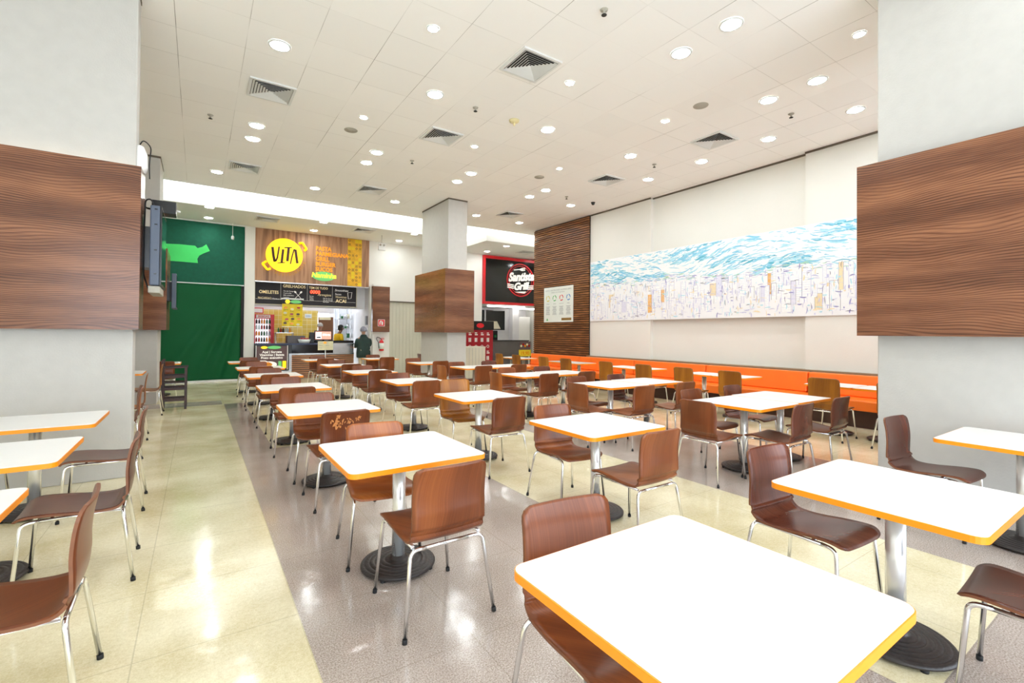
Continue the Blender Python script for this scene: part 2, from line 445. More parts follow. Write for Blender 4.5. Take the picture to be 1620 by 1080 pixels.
def boxobj(name, mats, dims, parent=None, bevel=0.0, loc=(0, 0, 0)):
    bm = bmesh.new(); box(bm, *dims, bevel=bevel)
    return finish(name, bm, mats, parent, loc)

def dup(root, loc, rotz=0.0, label=None, group=None, swap=None):
    r = root.copy(); COL.objects.link(r); r.location = loc; r.rotation_euler = (0, 0, rotz)
    if label: r['label'] = label
    if group: r['group'] = group
    for ch in list(root.children):
        c = ch.copy(); COL.objects.link(c); c.parent = r
        if swap and ch.name.split('.')[0] in swap:
            c.data = swap[ch.name.split('.')[0]]
        for g in ch.children:
            d = g.copy(); COL.objects.link(d); d.parent = c
    return r

_txt = {}
def text_bm(bm, s, size, ux=(1, 0, 0), uy=(0, 0, 1), org=(0, 0, 0), align='LEFT', mi=0, depth=0.0, shear=0.0, bold=0.0, space=1.0, sx=1.0):
    key = (s, align, shear, bold, space, depth > 0, round(depth / size, 3))
    if key not in _txt:
        cu = bpy.data.curves.new('lettering', 'FONT'); cu.body = s; cu.align_x = align; cu.size = 1.0
        cu.shear = shear; cu.offset = bold; cu.space_character = space; cu.extrude = depth / size / 2; cu.resolution_u = 3
        ob = bpy.data.objects.new('lettering', cu); COL.objects.link(ob)
        dg = bpy.context.evaluated_depsgraph_get(); dg.update()
        me = bpy.data.meshes.new_from_object(ob.evaluated_get(dg))
        _txt[key] = ([v.co.copy() for v in me.vertices], [tuple(p.vertices) for p in me.polygons])
        bpy.data.objects.remove(ob); bpy.data.meshes.remove(me); bpy.data.curves.remove(cu)
    V, F = _txt[key]
    ux = Vector(ux); uy = Vector(uy); uz = ux.cross(uy); o = Vector(org)
    vs = [bm.verts.new(o + ux * (v.x * size * sx) + uy * (v.y * size) + uz * (v.z * size)) for v in V]
    for f in F:
        try:
            q = bm.faces.new([vs[i] for i in f]); q.material_index = mi
        except ValueError: pass

def ellipse_poly(cx, cz, a, b, n=28, rot=0.0):
    return [(cx + a * math.cos(t) * math.cos(rot) - b * math.sin(t) * math.sin(rot), cz + a * math.cos(t) * math.sin(rot) + b * math.sin(t) * math.cos(rot))
            for t in [2 * math.pi * k / n for k in range(n)]]

# ------------------------------------------------------------------ room shell
bm = bmesh.new(); box(bm, -3.2, 14.0, -3.5, 20.2, -0.12, 0.0); struct('floor', bm, 'terrazzo_floor')
bm = bmesh.new(); box(bm, -3.2, 14.0, -3.5, 13.65, H, H + 0.12); struct('ceiling', bm, 'ceiling_panels')
bm = bmesh.new(); box(bm, -3.2, -3.0, -3.5, 16.8, 0, 5.7); struct('wall_left', bm, 'wall_paint')

# right wall with shallow pilasters and recess
bm = bmesh.new()
box(bm, 9.86, 10.02, -3.5, 13.12, 0, H)
box(bm, 9.76, 9.86, -3.5, 4.38, 0, H - 0.03)
box(bm, 9.76, 9.86, 8.12, 13.12, 0, H - 0.03)
struct('wall_right', bm, 'wall_paint')
bm = bmesh.new()
box(bm, 9.735, 9.76, -3.5, 4.38, H - 0.035, H - 0.001)
box(bm, 9.835, 9.86, 4.38, 8.12, H - 0.035, H - 0.001)
box(bm, 9.735, 9.76, 8.12, 10.36, H - 0.035, H - 0.001)
struct('trim_gap_shade', bm, 'shadow_gap')  # dark strips along the wall top, gap shade put into their colour

# back wall of the hall with two shop openings
bm = bmesh.new()
box(bm, -3.0, 1.46, 16.62, 16.8, 0, 5.6)
box(bm, 1.46, 5.06, 16.62, 16.8, 3.12, 5.6)
box(bm, 5.06, 9.64, 16.62, 16.8, 2.63, 5.6)
box(bm, 9.64, 13.9, 16.62, 16.8, 2.70, 5.6)
box(bm, 5.06, 5.76, 16.62, 16.8, 0, 2.63)
box(bm, 8.9, 9.64, 16.62, 16.8, 0, 2.63)
struct('wall_back', bm, 'wall_paint')
bm = bmesh.new(); box(bm, 1.17, 1.32, 16.52, 16.62, 0, HS); box(bm, 1.32, 1.455, 16.55, 16.62, 0, HS); struct('trim_2', bm, 'wall_paint')
bm = bmesh.new(); box(bm, 13.7, 13.9, -3.5, 20.2, 0, 5.7); struct('wall_far_right', bm, 'wall_paint')
bm = bmesh.new(); box(bm, 10.02, 13.7, 12.9, 13.12, 0, H); struct('wall_service', bm, 'wall_paint')
# front wall behind the camera: piers and header, daylight between
bm = bmesh.new()
box(bm, -3.2, -2.6, -3.7, -3.5, 0, H); box(bm, 8.6, 10.0, -3.7, -3.5, 0, H)
box(bm, -2.6, 8.6, -3.7, -3.5, 3.7, H); box(bm, 2.8, 3.2, -3.7, -3.5, 0, 3.7)
struct('wall_front', bm, 'wall_paint')

# raised cove above the dropped soffit
bm = bmesh.new()
box(bm, -3.2, 13.9, 13.65, 13.77, H + 0.0, 5.62)
box(bm, -3.2, 13.9, 13.77, 16.62, 5.5, 5.62)
struct('ceiling_cove', bm, 'soffit_white')
bm = bmesh.new()
def slab(x0, x1, y0):
    box(bm, x0, x1, y0, 16.62, HS, HS + 0.08)
    box(bm, x0, x1, y0, y0 + 0.03, HS + 0.08, HS + 0.20)
slab(-3.0, 7.0, 14.45); slab(7.0, 8.33, 15.9); slab(8.33, 13.7, 14.08)
box(bm, 8.33, 8.36, 14.11, 15.9, HS + 0.08, HS + 0.20); box(bm, 6.97, 7.0, 14.48, 15.9, HS + 0.08, HS + 0.20)
struct('ceiling_soffit', bm, 'soffit_white')

# structural columns
def column(name, x0, x1, y0, y1, top=H):
    bm = bmesh.new(); box(bm, x0, x1, y0, y1, 0, top - 0.035, bevel=0.012); box(bm, x0 - 0.005, x1 + 0.005, y0 - 0.005, y1 + 0.005, top - 0.035, top - 0.001, mi=1)
    return struct(name, bm, ['column_paint', 'shadow_gap'])  # top band darkened to paint the shade of the gap below the ceiling
column('wall_column_left_near', -2.99, -0.555, 6.2, 6.46)
column('wall_column_left_far', -2.99, -0.68, 11.99, 13.0)
column('wall_column_middle', 5.45, 6.01, 11.19, 12.93)
column('wall_column_right', 5.545, 7.2, -1.2, 1.83)

# timber boxes wrapped around the columns
def cladding(name, label, x0, x1, y0, y1, z0=1.512, z1=3.175, hole=None, t=0.025):
    r = thing(name, label, 'wood panel', ((x0 + x1) / 2, (y0 + y1) / 2, z0))
    bm = bmesh.new()
    ox, oy, oz = r.location
    def b(a, b_, c, d): box(bm, a - ox, b_ - ox, c - oy, d - oy, 0, z1 - z0)
    b(x0, x1, y0, y0 + t); b(x0, x1, y1 - t, y1)
    b(x0, x0 + t, y0 + t, y1 - t); b(x1 - t, x1, y0 + t, y1 - t)
    finish('veneer_panel', bm, 'walnut_veneer', r)
    bm = bmesh.new()
    hx0, hx1, hy0, hy1 = hole
    for z in (0.02, z1 - z0 - 0.03):
        for a in ((x0 + t, hx0, y0 + t, y1 - t), (hx1, x1 - t, y0 + t, y1 - t), (hx0, hx1, y0 + t, hy0), (hx0, hx1, hy1, y1 - t)):
            if a[1] - a[0] > 0.005 and a[3] - a[2] > 0.005:
                box(bm, a[0] - ox, a[1] - ox, a[2] - oy, a[3] - oy, z, z + 0.012)
    finish('backing_frame', bm, 'bench_base', r)
    bm = bmesh.new()
    for a in ((hx0, hx1, y0 + t + .02, y0 + t + .05), (x1 - t - .05, x1 - t - .02, hy0, hy1)):
        box(bm, a[0] - ox, a[1] - ox, a[2] - oy, a[3] - oy, z1 - z0 - 0.018, z1 - z0 - 0.006)
    finish('uplight_strip', bm, 'uplight', r)
    return r
cladding('column_cladding', 'large walnut veneer panel box around the near left column, grain running sideways', -2.98, -0.50, 6.07, 6.50, hole=(-2.99, -0.555, 6.2, 6.46))
cladding('column_cladding', 'smaller walnut panel box on the far left column, behind the television', -2.98, -0.535, 11.85, 13.14, hole=(-2.99, -0.68, 11.99, 13.0))
cladding('column_cladding', 'walnut panel box around the freestanding middle column of the hall', 5.30, 6.16, 11.04, 13.08, hole=(5.45, 6.01, 11.19, 12.93))
cladding('column_cladding', 'big glossy walnut panel box on the right column beside the mural', 5.395, 7.35, -1.35, 1.95, hole=(5.545, 7.2, -1.2, 1.83))

# slatted timber wall covering at the end of the right wall
r = thing('slatted_wall_panel', 'tall brown wall covering of narrow horizontal wooden slats, beside the mural', 'wood panel', (9.72, 11.7, 0))
bm = bmesh.new(); box(bm, 0.0, 0.035, -1.33, 1.42, 0.0, H - 0.005); finish('backing', bm, 'dark_gap', r)
bm = bmesh.new()
for k in range(73):
    z = 0.03 + k * 0.0687
    box(bm, -0.034, 0.0, -1.33, 1.42, z, z + 0.046)
finish('slats', bm, 'slat_wood', r)
# ------------------------------------------------------------------ dining tables
def rounded_rect(a, b, r, n=5):
    pts = []
    for sx, sy, a0 in ((1, 1, 0), (-1, 1, 90), (-1, -1, 180), (1, -1, 270)):
        for k in range(n + 1):
            t = math.radians(a0 + 90 * k / n)
            pts.append((sx * (a - r) + r * math.cos(t), sy * (b - r) + r * math.sin(t)))
    return pts
def extr(bm, poly, z0, z1, mi=0, smooth=False):
    a = [bm.verts.new((x, y, z0)) for x, y in poly]; b = [bm.verts.new((x, y, z1)) for x, y in poly]
    bm.faces.new(a[::-1]).material_index = mi; bm.faces.new(b).material_index = mi
    n = len(poly)
    for i in range(n):
        f = bm.faces.new((a[i], a[(i + 1) % n], b[(i + 1) % n], b[i])); f.material_index = mi
def make_table(name, label, group, hx, hy, loc, iron='cast_iron'):
    t = thing(name, label, 'table', loc, 0, group)
    bm = bmesh.new(); extr(bm, rounded_rect(hx - 0.004, hy - 0.004, 0.045), 0.724, 0.7515); finish('tabletop', bm, 'white_laminate', t)
    bm = bmesh.new()
    o = rounded_rect(hx, hy, 0.05); i = rounded_rect(hx - 0.004, hy - 0.004, 0.046)
    rg = [[bm.verts.new((x, y, z)) for x, y in p] for p, z in ((i, 0.7222), (o, 0.7222), (o, 0.750), (i, 0.750))]
    n = len(o)
    for a, b in zip(rg, rg[1:] + rg[:1]):
        for k in range(n): bm.faces.new((a[k], a[(k + 1) % n], b[(k + 1) % n], b[k]))
    finish('edge_banding', bm, 'orange_edge', t)
    bm = bmesh.new(); tube(bm, [(0, 0, 0.04), (0, 0, 0.715)], 0.042, 24); finish('column', bm, 'polished_column', t)
    bm = bmesh.new()
    box(bm, -0.16, 0.16, -0.025, 0.025, 0.705, 0.7222); box(bm, -0.025, 0.025, -0.16, 0.16, 0.705, 0.7222)
    finish('mounting_bracket', bm, 'rubber', t)
    bm = bmesh.new()
    prof = [(0.0, 0.012), (0.225, 0.012), (0.235, 0.018), (0.235, 0.026), (0.228, 0.034)]
    for k in range(5):
        rr = 0.215 - k * 0.032
        z = 0.036 + k * 0.0032
        prof += [(rr, z), (rr - 0.004, z - 0.003), (rr - 0.008, z + 0.0015)]
        prof += [(rr - 0.024, z + 0.003)]
    prof += [(0.05, 0.058), (0.048, 0.075), (0.0, 0.075)]
    lathe(bm, prof, seg=40)
    ba = finish('base', bm, iron, t)
    for k in range(4):
        bm = bmesh.new()
        a = math.radians(45 + 90 * k); lathe(bm, [(0.0, 0.0), (0.016, 0.0), (0.018, 0.014), (0.0, 0.014)], 0.215 * math.cos(a), 0.215 * math.sin(a), 10)
        finish('levelling_foot', bm, 'rubber', ba)
    return t

near = {0: 'at the very front of the picture', 1: 'second from the front', 2: 'third from the front', 3: 'fourth from the front',
        4: 'fifth from the front', 5: 'sixth from the front', 6: 'last before the counters'}
TA = [(1.27, .865), (1.10, 2.945), (1.10, 4.98), (1.10, 7.03), (1.10, 9.08), (1.08, 11.0), (1.04, 13.2)]
TB = [(2.89, .88), (2.81, 2.91), (2.85, 4.97), (2.84, 7.0), (2.76, 9.03), (2.77, 11.1), (2.75, 13.35)]
TC = [(5.16, 2.96), (5.22, 5.09), (5.10, 7.02), (5.13, 9.14)]
TC2 = [(6.02, 2.99), (6.08, 5.13), (5.96, 7.08), (5.98, 9.16)]
t0 = make_table('dining_table', 'big white table with orange edge filling the bottom of the picture', 'tables in the row beside the cream aisle', .4235, .4085, (*TA[0], 0), 'cast_iron')
proto_table = t0
for i, p in enumerate(TA[1:], 1):
    dup(proto_table, (*p, 0), 0, 'square white table in the row beside the pale aisle, %s' % near[i], 'tables in the row beside the cream aisle')
for i, p in enumerate(TB):
    lab = 'square white table in the second row from the aisle, %s' % near[i] if i else 'white table with orange edge left of the bare right column, in the foreground'
    dup(proto_table, (*p, 0), 0, lab, 'tables in the second row from the aisle')
for i in range(4):
    nm = ('nearest pair', 'second pair', 'third pair', 'farthest pair')[i]
    dup(proto_table, (*TC[i], 0), 0, 'left table of the %s of joined white tables near the orange bench' % nm, 'joined table pairs before the bench')
    dup(proto_table, (*TC2[i], 0), 0, 'right table of the %s of joined white tables near the orange bench' % nm, 'joined table pairs before the bench')
dup(proto_table, (4.83, 10.95, 0), 0, 'single white table standing just in front of the middle column', 'tables round the middle column')
dup(proto_table, (4.36, 13.3, 0), 0, 'small far white table in front of the fire extinguisher', 'tables round the middle column')
for (x, y), w in zip([(-1.08, 2.77), (-1.08, 4.07), (-1.10, 5.40)], ['nearest at the left edge, only its corner showing', 'middle one of the left edge, between two brown chairs', 'pushed up against the near left column']):
    dup(proto_table, (x, y, 0), 0, 'white table with orange edge, %s' % w, 'tables left of the aisle')
dup(proto_table, (-1.21, 10.72, 0), 0, 'white table showing as a corner just behind the near left column', 'tables left of the aisle')
dup(proto_table, (-0.74, 13.55, 0), 0, 'distant white table before the green curtain, behind the dark high chair', 'tables left of the aisle')
dup(proto_table, (4.99, .765, 0), 0, 'white table with orange edge against the bare right column', 'tables at the right column')
WT = [3.27, 2.61, 5.54, 4.88, 7.63, 6.97, 9.83, 9.17, 12.33, 11.67]
wl = ['left table of the bench pair beside the right column', 'right table of the bench pair beside the right column, mostly hidden',
      'left table of the second bench pair from the right column', 'right table of the second bench pair from the right column',
      'left table of the middle bench pair, under the mural', 'right table of the middle bench pair, under the mural',
      'left table of the bench pair just past the slatted wall corner', 'right table of the bench pair just past the slatted wall corner',
      'left table of the farthest bench pair, below the slatted wall', 'right table of the farthest bench pair, below the slatted wall']
wp = make_table('bench_table', 'small white ' + wl[0], 'small tables along the orange bench', .325, .325, (8.25, WT[0], 0))
for y, l in list(zip(WT, wl))[1:]:
    dup(wp, (8.25, y, 0), 0, 'small white ' + l, 'small tables along the orange bench')

# ------------------------------------------------------------------ chairs
def catmull(P, n):
    out = []
    for i in range(len(P) - 1):
        p0 = P[max(i - 1, 0)]; p1 = P[i]; p2 = P[i + 1]; p3 = P[min(i + 2, len(P) - 1)]
        for k in range(n):
            t = k / n
            out.append(tuple(0.5 * ((2 * b) + (-a + c) * t + (2 * a - 5 * b + 4 * c - d) * t * t + (-a + 3 * b - 3 * c + d) * t ** 3) for a, b, c, d in zip(p0, p1, p2, p3)))
    out.append(tuple(P[-1])); return out

def shell_bm(top=0.83, hw=0.208, curve=0.022):
    k = (top - 0.50) / 0.33
    prof = [(0.262, 0.432), (0.25, 0.452), (0.20, 0.468), (0.09, 0.462), (-0.04, 0.446), (-0.14, 0.442), (-0.195, 0.455), (-0.226, 0.50),
            (-0.228, 0.50 + 0.07 * k), (-0.226, 0.50 + 0.15 * k), (-0.234, 0.50 + 0.24 * k), (-0.252, top)]
    c = catmull(prof, 5)
    n = len(c); L = [0]
    for a, b in zip(c, c[1:]): L.append(L[-1] + math.hypot(b[0] - a[0], b[1] - a[1]))
    tot = L[-1]; NX = 12
    def half(s, cr0=0.075, cr1=0.045):
        w = hw + 0.014 * max(0, 1 - s / 0.4)
        # waist where seat meets back
        if s < cr0: d = cr0 - s; return w - cr0 + math.sqrt(max(cr0 * cr0 - d * d, 0))
        if tot - s < cr1: d = cr1 - (tot - s); return w - cr1 + math.sqrt(max(cr1 * cr1 - d * d, 0))
        return w
    bm = bmesh.new(); th = 0.012
    A = []; B = []
    for i in range(n):
        y, z = c[i]
        a = c[max(i - 1, 0)]; b = c[min(i + 1, n - 1)]
        ty, tz = b[0] - a[0], b[1] - a[1]; l = math.hypot(ty, tz); ty /= l; tz /= l
        ny, nz = -tz, ty     # towards the outside (below the seat, behind the back)
        ny, nz = (tz, -ty)
        if nz > 0 and z < 0.48: ny, nz = -ny, -nz
        if ny > 0 and z > 0.5: ny, nz = -ny, -nz
        h = max(half(L[i]), 0.004)
        ra = []; rb = []
        backf = min(max((z - 0.47) / 0.12, 0), 1)
        for j in range(NX + 1):
            u = -1 + 2 * j / NX; x = u * h
            off = curve * backf * (1 - (x / hw) ** 2)   # back is hollowed
            sag = -0.008 * (1 - backf) * (1 - (x / hw) ** 2)
            ra.append(bm.verts.new((x, y - off, z + sag)))
            rb.append(bm.verts.new((x, y - off + ny * th, z + sag + nz * th)))
        A.append(ra); B.append(rb)
    for i in range(n - 1):
        for j in range(NX):
            for R in (A, B):
                f = bm.faces.new((R[i][j], R[i][j + 1], R[i + 1][j + 1], R[i + 1][j])); f.smooth = True
        for j in (0, NX):
            f = bm.faces.new((A[i][j], B[i][j], B[i + 1][j], A[i + 1][j])); f.material_index = 1
    for i in (0, n - 1):
        for j in range(NX):
            f = bm.faces.new((A[i][j], A[i][j + 1], B[i][j + 1], B[i][j])); f.material_index = 1
    return bm

def shell_mesh(name, wood, top=0.83, curve=0.022):
    bm = shell_bm(top, curve=curve); bmesh.ops.recalc_face_normals(bm, faces=bm.faces[:])
    me = bpy.data.meshes.new(name); bm.to_mesh(me); bm.free()
    me.materials.append(MAT[wood]); me.materials.append(MAT['ply_edge'])
    return me
SH = {'brown': shell_mesh('shell_brown', 'brown_ply'), 'dark': shell_mesh('shell_dark', 'dark_ply'),
      'orange': shell_mesh('shell_orange', 'orange_ply'), 'yellow': shell_mesh('shell_yellow', 'yellow_ply', 0.895, 0.006)}

def make_chair():
    t = thing('dining_chair', 'chair', 'chair')
    o = bpy.data.objects.new('plywood_shell', SH['brown']); COL.objects.link(o); o.parent = t
    R = 0.0105
    bm = bmesh.new()
    tube(bm, bend([(-0.19, 0.17, 0.429), (-0.19, -0.205, 0.424)], 0.03), R, 8)
    tube(bm, bend([(0.19, 0.17, 0.429), (0.19, -0.205, 0.424)], 0.03), R, 8)
    tube(bm, [(-0.17, -0.215, 0.412), (0.17, -0.215, 0.412)], R, 8)
    tube(bm, [(-0.19, 0.10, 0.428), (0.19, 0.10, 0.428)], R * .8, 8)
    finish('seat_frame', bm, 'chrome', t)
    for s in (-1, 1):
        bm = bmesh.new()
        p = [(s * 0.19, 0.15, 0.430), (s * 0.196, 0.222, 0.425), (s * 0.232, 0.252, 0.012)]
        tube(bm, bend(p, 0.05, 6), R, 10)
        l = finish('leg', bm, 'chrome', t)
        bm = bmesh.new(); tube(bm, [(s * 0.2335, 0.252, 0.0), (s * 0.2315, 0.2515, 0.022)], 0.0128, 10); finish('rubber_foot', bm, 'rubber', l)
        bm = bmesh.new()
        p = [(s * 0.12, -0.215, 0.412), (s * 0.206, -0.218, 0.412), (s * 0.252, -0.272, 0.012)]
        tube(bm, bend(p, 0.05, 6), R, 10)
        l = finish('leg', bm, 'chrome', t)
        bm = bmesh.new(); tube(bm, [(s * 0.2535, -0.273, 0.0), (s * 0.2515, -0.2715, 0.022)], 0.0128, 10); finish('rubber_foot', bm, 'rubber', l)
    return t
chair0 = make_chair(); used = [False]
NAMEC = {'brown': 'brown plywood chair', 'dark': 'dark brown plywood chair', 'orange': 'light orange-brown plywood chair', 'yellow': 'tall yellow-brown plywood chair'}
def chair(x, y, d, label, kind='brown', group='plywood chairs', jit=None):
    """x, y of the top of the backrest; d = the way the sitter faces"""
    a = {'N': 0, 'S': 180, 'E': -90, 'W': 90}[d]
    j = jit if jit is not None else random.uniform(-2, 2)
    fx, fy = {'N': (0, 1), 'S': (0, -1), 'E': (1, 0), 'W': (-1, 0)}[d]
    k = 0.25
    loc = (x + fx * k, y + fy * k, 0)
    lab = NAMEC[kind] + ' ' + label
    if not used[0]:
        used[0] = True; c = chair0; c.location = loc; c.rotation_euler = (0, 0, math.radians(a + j)); c['label'] = lab; c['group'] = group
        [q for q in c.children if q.name.startswith('plywood_shell')][0].data = SH[kind]
        return c
    return dup(chair0, loc, math.radians(a + j), lab, group, {'plywood_shell': SH[kind]})

gA = 'chairs in the row beside the cream aisle'; gB = 'chairs in the second row'; gC = 'chairs at the joined tables'
gL = 'chairs left of the aisle'; gW = 'chairs facing the orange bench'; gR = 'chairs at the right column'
def nm(i): return near[i]
chair(1.23, 1.47, 'S', 'at the big front table, its seat running under the white top', 'brown', gA, -7)
chair(1.105, 2.205, 'N', 'seen whole from behind at the second table beside the pale aisle', 'brown', gA, 0)
chair(1.075, 3.50, 'S', 'behind the second table beside the pale aisle, facing the camera', 'orange', gA, -9)
chair(1.07, 4.18, 'N', 'with pale scratched back, at the third table beside the aisle', 'brown', gA, 2)
scr = [o for o in bpy.data.objects if str(o.get('label', '')).startswith('brown plywood chair with pale scratched back')][0]
bm = bmesh.new(); rs_ = random.Random(2)
def backpos(x, z):
    pf = [(0.50, -.226), (0.57, -.228), (0.65, -.226), (0.74, -.234), (0.83, -.252)]
    for (a, p), (b, q) in zip(pf, pf[1:]):
        if z <= b: y = p + (q - p) * (z - a) / (b - a); break
    return Vector((x, y - .022 * (1 - (x / .208) ** 2) - .0142, z))
for k in range(60):
    x = rs_.gauss(-.085 if k < 34 else .035, .02 if k < 34 else .045); z = rs_.gauss(.735, .028); a = rs_.uniform(0, 3.1); l = rs_.uniform(.005, .017); w = rs_.uniform(.003, .008)
    P = [(x + math.cos(a) * l * t_ - math.sin(a) * w * u_, min(.81, z + math.sin(a) * l * t_ + math.cos(a) * w * u_)) for t_, u_ in ((-1, 0), (-.4, -1), (.5, -.8), (1, 0), (.4, .9), (-.5, 1))]
    bm.faces.new([bm.verts.new(backpos(*p)) for p in P])
finish('worn_scratches', bm, 'scratch_tan', scr, recalc=False)
chair(1.06, 5.53, 'S', 'on the far side of the third table beside the pale aisle', 'brown', gA, -4)
ORD = {3: 'fourth', 4: 'fifth', 5: 'sixth', 6: 'last'}
ys = {3: (6.24, 7.68), 4: (8.28, 9.66), 5: (10.23, 11.83), 6: (12.43, 13.77)}
for i, (a, b) in ys.items():
    chair(1.03, a, 'N', 'near side of the %s table along the pale aisle' % ORD[i], 'brown', gA)
    chair(1.09, b, 'S', 'far side of the %s table along the pale aisle' % ORD[i], 'brown', gA)
# second row
chair(2.90, 1.52, 'S', 'behind the table left of the right column, long seat shining', 'dark', gB, -4)
chair(2.84, 0.10, 'N', 'at the bottom right corner, only its glossy seat in view', 'dark', gB, 3)
chair(2.755, 2.19, 'N', 'seen from behind at the second table of the second row', 'brown', gB, 0)
chair(2.795, 3.51, 'S', 'behind the second table of the second row, facing the camera', 'brown', gB, -6)
chair(2.78, 4.18, 'N', 'on the near side of the third table of the second row', 'brown', gB, -1)
chair(2.80, 5.56, 'S', 'behind the third table of the second row', 'yellow', gB, -5)
for i, (a, b) in {3: (6.21, 7.56), 4: (8.25, 9.60), 5: (10.15, 11.7), 6: (12.55, 13.93)}.items():
    chair(2.72, a, 'N', 'on the near side of the second-row table %s' % near[i], 'brown', gB)
    chair(2.78, b, 'S', 'on the far side of the second-row table %s' % near[i], 'brown', gB)
# joined pairs
pn = ('nearest', 'second', 'third', 'farthest')
for i, (xs, ysn, ys_, xe, ye) in enumerate([((5.05, 5.98), 3.62, 2.28, 4.30, 2.97), ((4.93, 5.85), 5.62, 4.19, 4.34, 4.85),
                                            ((4.98, 5.87), 7.71, 6.28, 4.32, 6.95), ((4.95, 5.86), 9.82, 8.43, 4.23, 8.95)]):
    k = 'dark' if i == 0 else 'brown'
    chair(xs[0], ys_, 'N', 'on the near left side of the %s joined table pair' % pn[i], k, gC, 0)
    chair(xs[1], ys_ + .03, 'N', 'on the near right side of the %s joined table pair' % pn[i], k, gC, 0)
    chair(xs[0] + .07, ysn, 'S', 'on the far left side of the %s joined table pair' % pn[i], 'brown', gC)
    chair(xs[1] + .04, ysn, 'S', 'on the far right side of the %s joined table pair' % pn[i], 'dark', gC)
    chair(xe, ye, 'E', 'at the left end of the %s joined table pair' % pn[i], 'orange' if i >= 2 else 'brown', gC)  # far two end chairs: their lit look put into a lighter ply
chair(4.86, 10.30, 'N', 'on the near side of the single table before the middle column', 'brown', gC)
chair(4.72, 11.72, 'S', 'on the far side of the single table before the middle column', 'brown', gC)
chair(4.30, 12.52, 'N', 'on the near side of the far table before the extinguisher', 'brown', gC)
chair(4.36, 13.98, 'S', 'on the far side of the far table before the extinguisher', 'brown', gC)
# bench side
for y, l in zip([2.30, 3.15, 4.60, 5.52, 6.47, 7.53, 8.90, 9.80, 11.07, 11.97],
                ['nearest the right column, half hidden by it', 'second from the right column', 'third from the right column', 'fourth from the right column',
                 'fifth from the right column', 'sixth from the right column', 'seventh from the right column', 'eighth from the right column',
                 'ninth from the right column', 'farthest one, by the red display case']):
    chair(7.56, y, 'E', 'facing the orange bench, ' + l, 'yellow', gW, 0)
# left of the aisle
chair(-0.37, 2.59, 'W', 'nearest at the left edge, seen from the side', 'brown', gL, 1)
chair(-0.335, 3.87, 'W', 'at the middle left table, seat turned to the left edge', 'dark', gL, 2)
chair(-0.39, 5.22, 'W', 'beside the near left column, its seat against the grey wall', 'dark', gL, 2)
chair(-0.57, 7.20, 'W', 'just behind the near left column, with a curved back', 'orange', gL, 6)
chair(-0.59, 8.36, 'W', 'behind the near left column, second along', 'yellow', gL, 3)
chair(-0.53, 10.62, 'W', 'right before the dark high chair, chrome legs splayed', 'yellow', gL, 0)
chair(-0.62, 12.78, 'N', 'facing the green curtain, seen behind the high chair', 'brown', gL, 0)
chair(-1.80, 5.42, 'E', 'at the left edge by the column wall, only a leg showing', 'brown', gL, 0)
# right column
chair(4.92, 1.50, 'S', 'against the bare right column, seat pointing right', 'dark', gR, -4)

# high chair
hc = thing('high_chair', 'dark wooden child high chair in front of the green curtain', 'high chair', (-0.36, 11.2, 0))
for sx, h in ((-1, 0.95), (1, 0.785)):
    for sy in (-1, 1):
        bm = bmesh.new(); x = sx * 0.18; box(bm, x - 0.02, x + 0.02, sy * 0.2 - 0.02, sy * 0.2 + 0.02, 0, h, bevel=0.004); finish('leg', bm, 'high_chair_wood', hc)
for sy in (-1, 1):
    bm = bmesh.new(); box(bm, -0.2, 0.215, sy * 0.2 - 0.028, sy * 0.2 + 0.028, 0.785, 0.81, bevel=0.004); finish('armrest', bm, 'high_chair_wood', hc)
    for z in (0.60, 0.37, 0.16):
        bm = bmesh.new(); box(bm, -0.16, 0.16, sy * 0.2 - 0.012, sy * 0.2 + 0.012, z, z + 0.05); finish('side_rail', bm, 'high_chair_wood', hc)
bm = bmesh.new(); box(bm, -0.16, 0.16, -0.18, 0.18, 0.50, 0.52); finish('seat', bm, 'high_chair_wood', hc)
bm = bmesh.new()
for z in (0.88, 0.68): box(bm, -0.19, -0.17, -0.18, 0.18, z, z + 0.06)
finish('backrest', bm, 'high_chair_wood', hc)

# ------------------------------------------------------------------ orange bench
segs = [(0.4, 2.1), (2.12, 4.19), (4.21, 6.31), (6.33, 8.39), (8.41, 10.49), (10.51, 12.95)]
names = ['hidden mostly behind the right column', 'nearest the right column in view', 'third along from the right column', 'middle section under the mural', 'below the left end of the mural', 'far end section below the slatted wall']
first = None
for (a, b), l in zip(segs, names):
    c = (a + b) / 2; hl = (b - a) / 2
    t = thing('orange_bench', 'orange vinyl bench section, ' + l, 'bench', (9.1, c, 0), 0, 'orange bench sections')
    bm = bmesh.new(); box(bm, 0.32, 0.50, -hl, hl, 0.46, 0.83, bevel=0.025, seg=3)
    for v in bm.verts:
        if v.co.z > 0.7: v.co.x += 0.04 * (1 if v.co.x < 0.4 else 0)
    for f in bm.faces: f.smooth = False
    finish('backrest', bm, 'orange_vinyl', t)
    bm = bmesh.new(); box(bm, -0.16, 0.50, -hl, hl, 0.29, 0.458, bevel=0.025, seg=3); finish('seat_cushion', bm, 'orange_vinyl', t)
    bm = bmesh.new(); box(bm, -0.02, 0.50, -hl, hl, 0.0, 0.288); finish('plinth', bm, 'bench_base', t)
bm = bmesh.new(); box(bm, 9.605, 9.755, 0.4, 10.36, 0.0, 0.86); box(bm, 9.755, 9.858, 4.39, 8.11, 0.0, 0.86)
tag(finish('bench_ledge', bm, 'bench_cap'), 'long brown-grey ledge capping the wall behind the orange bench', 'ledge')

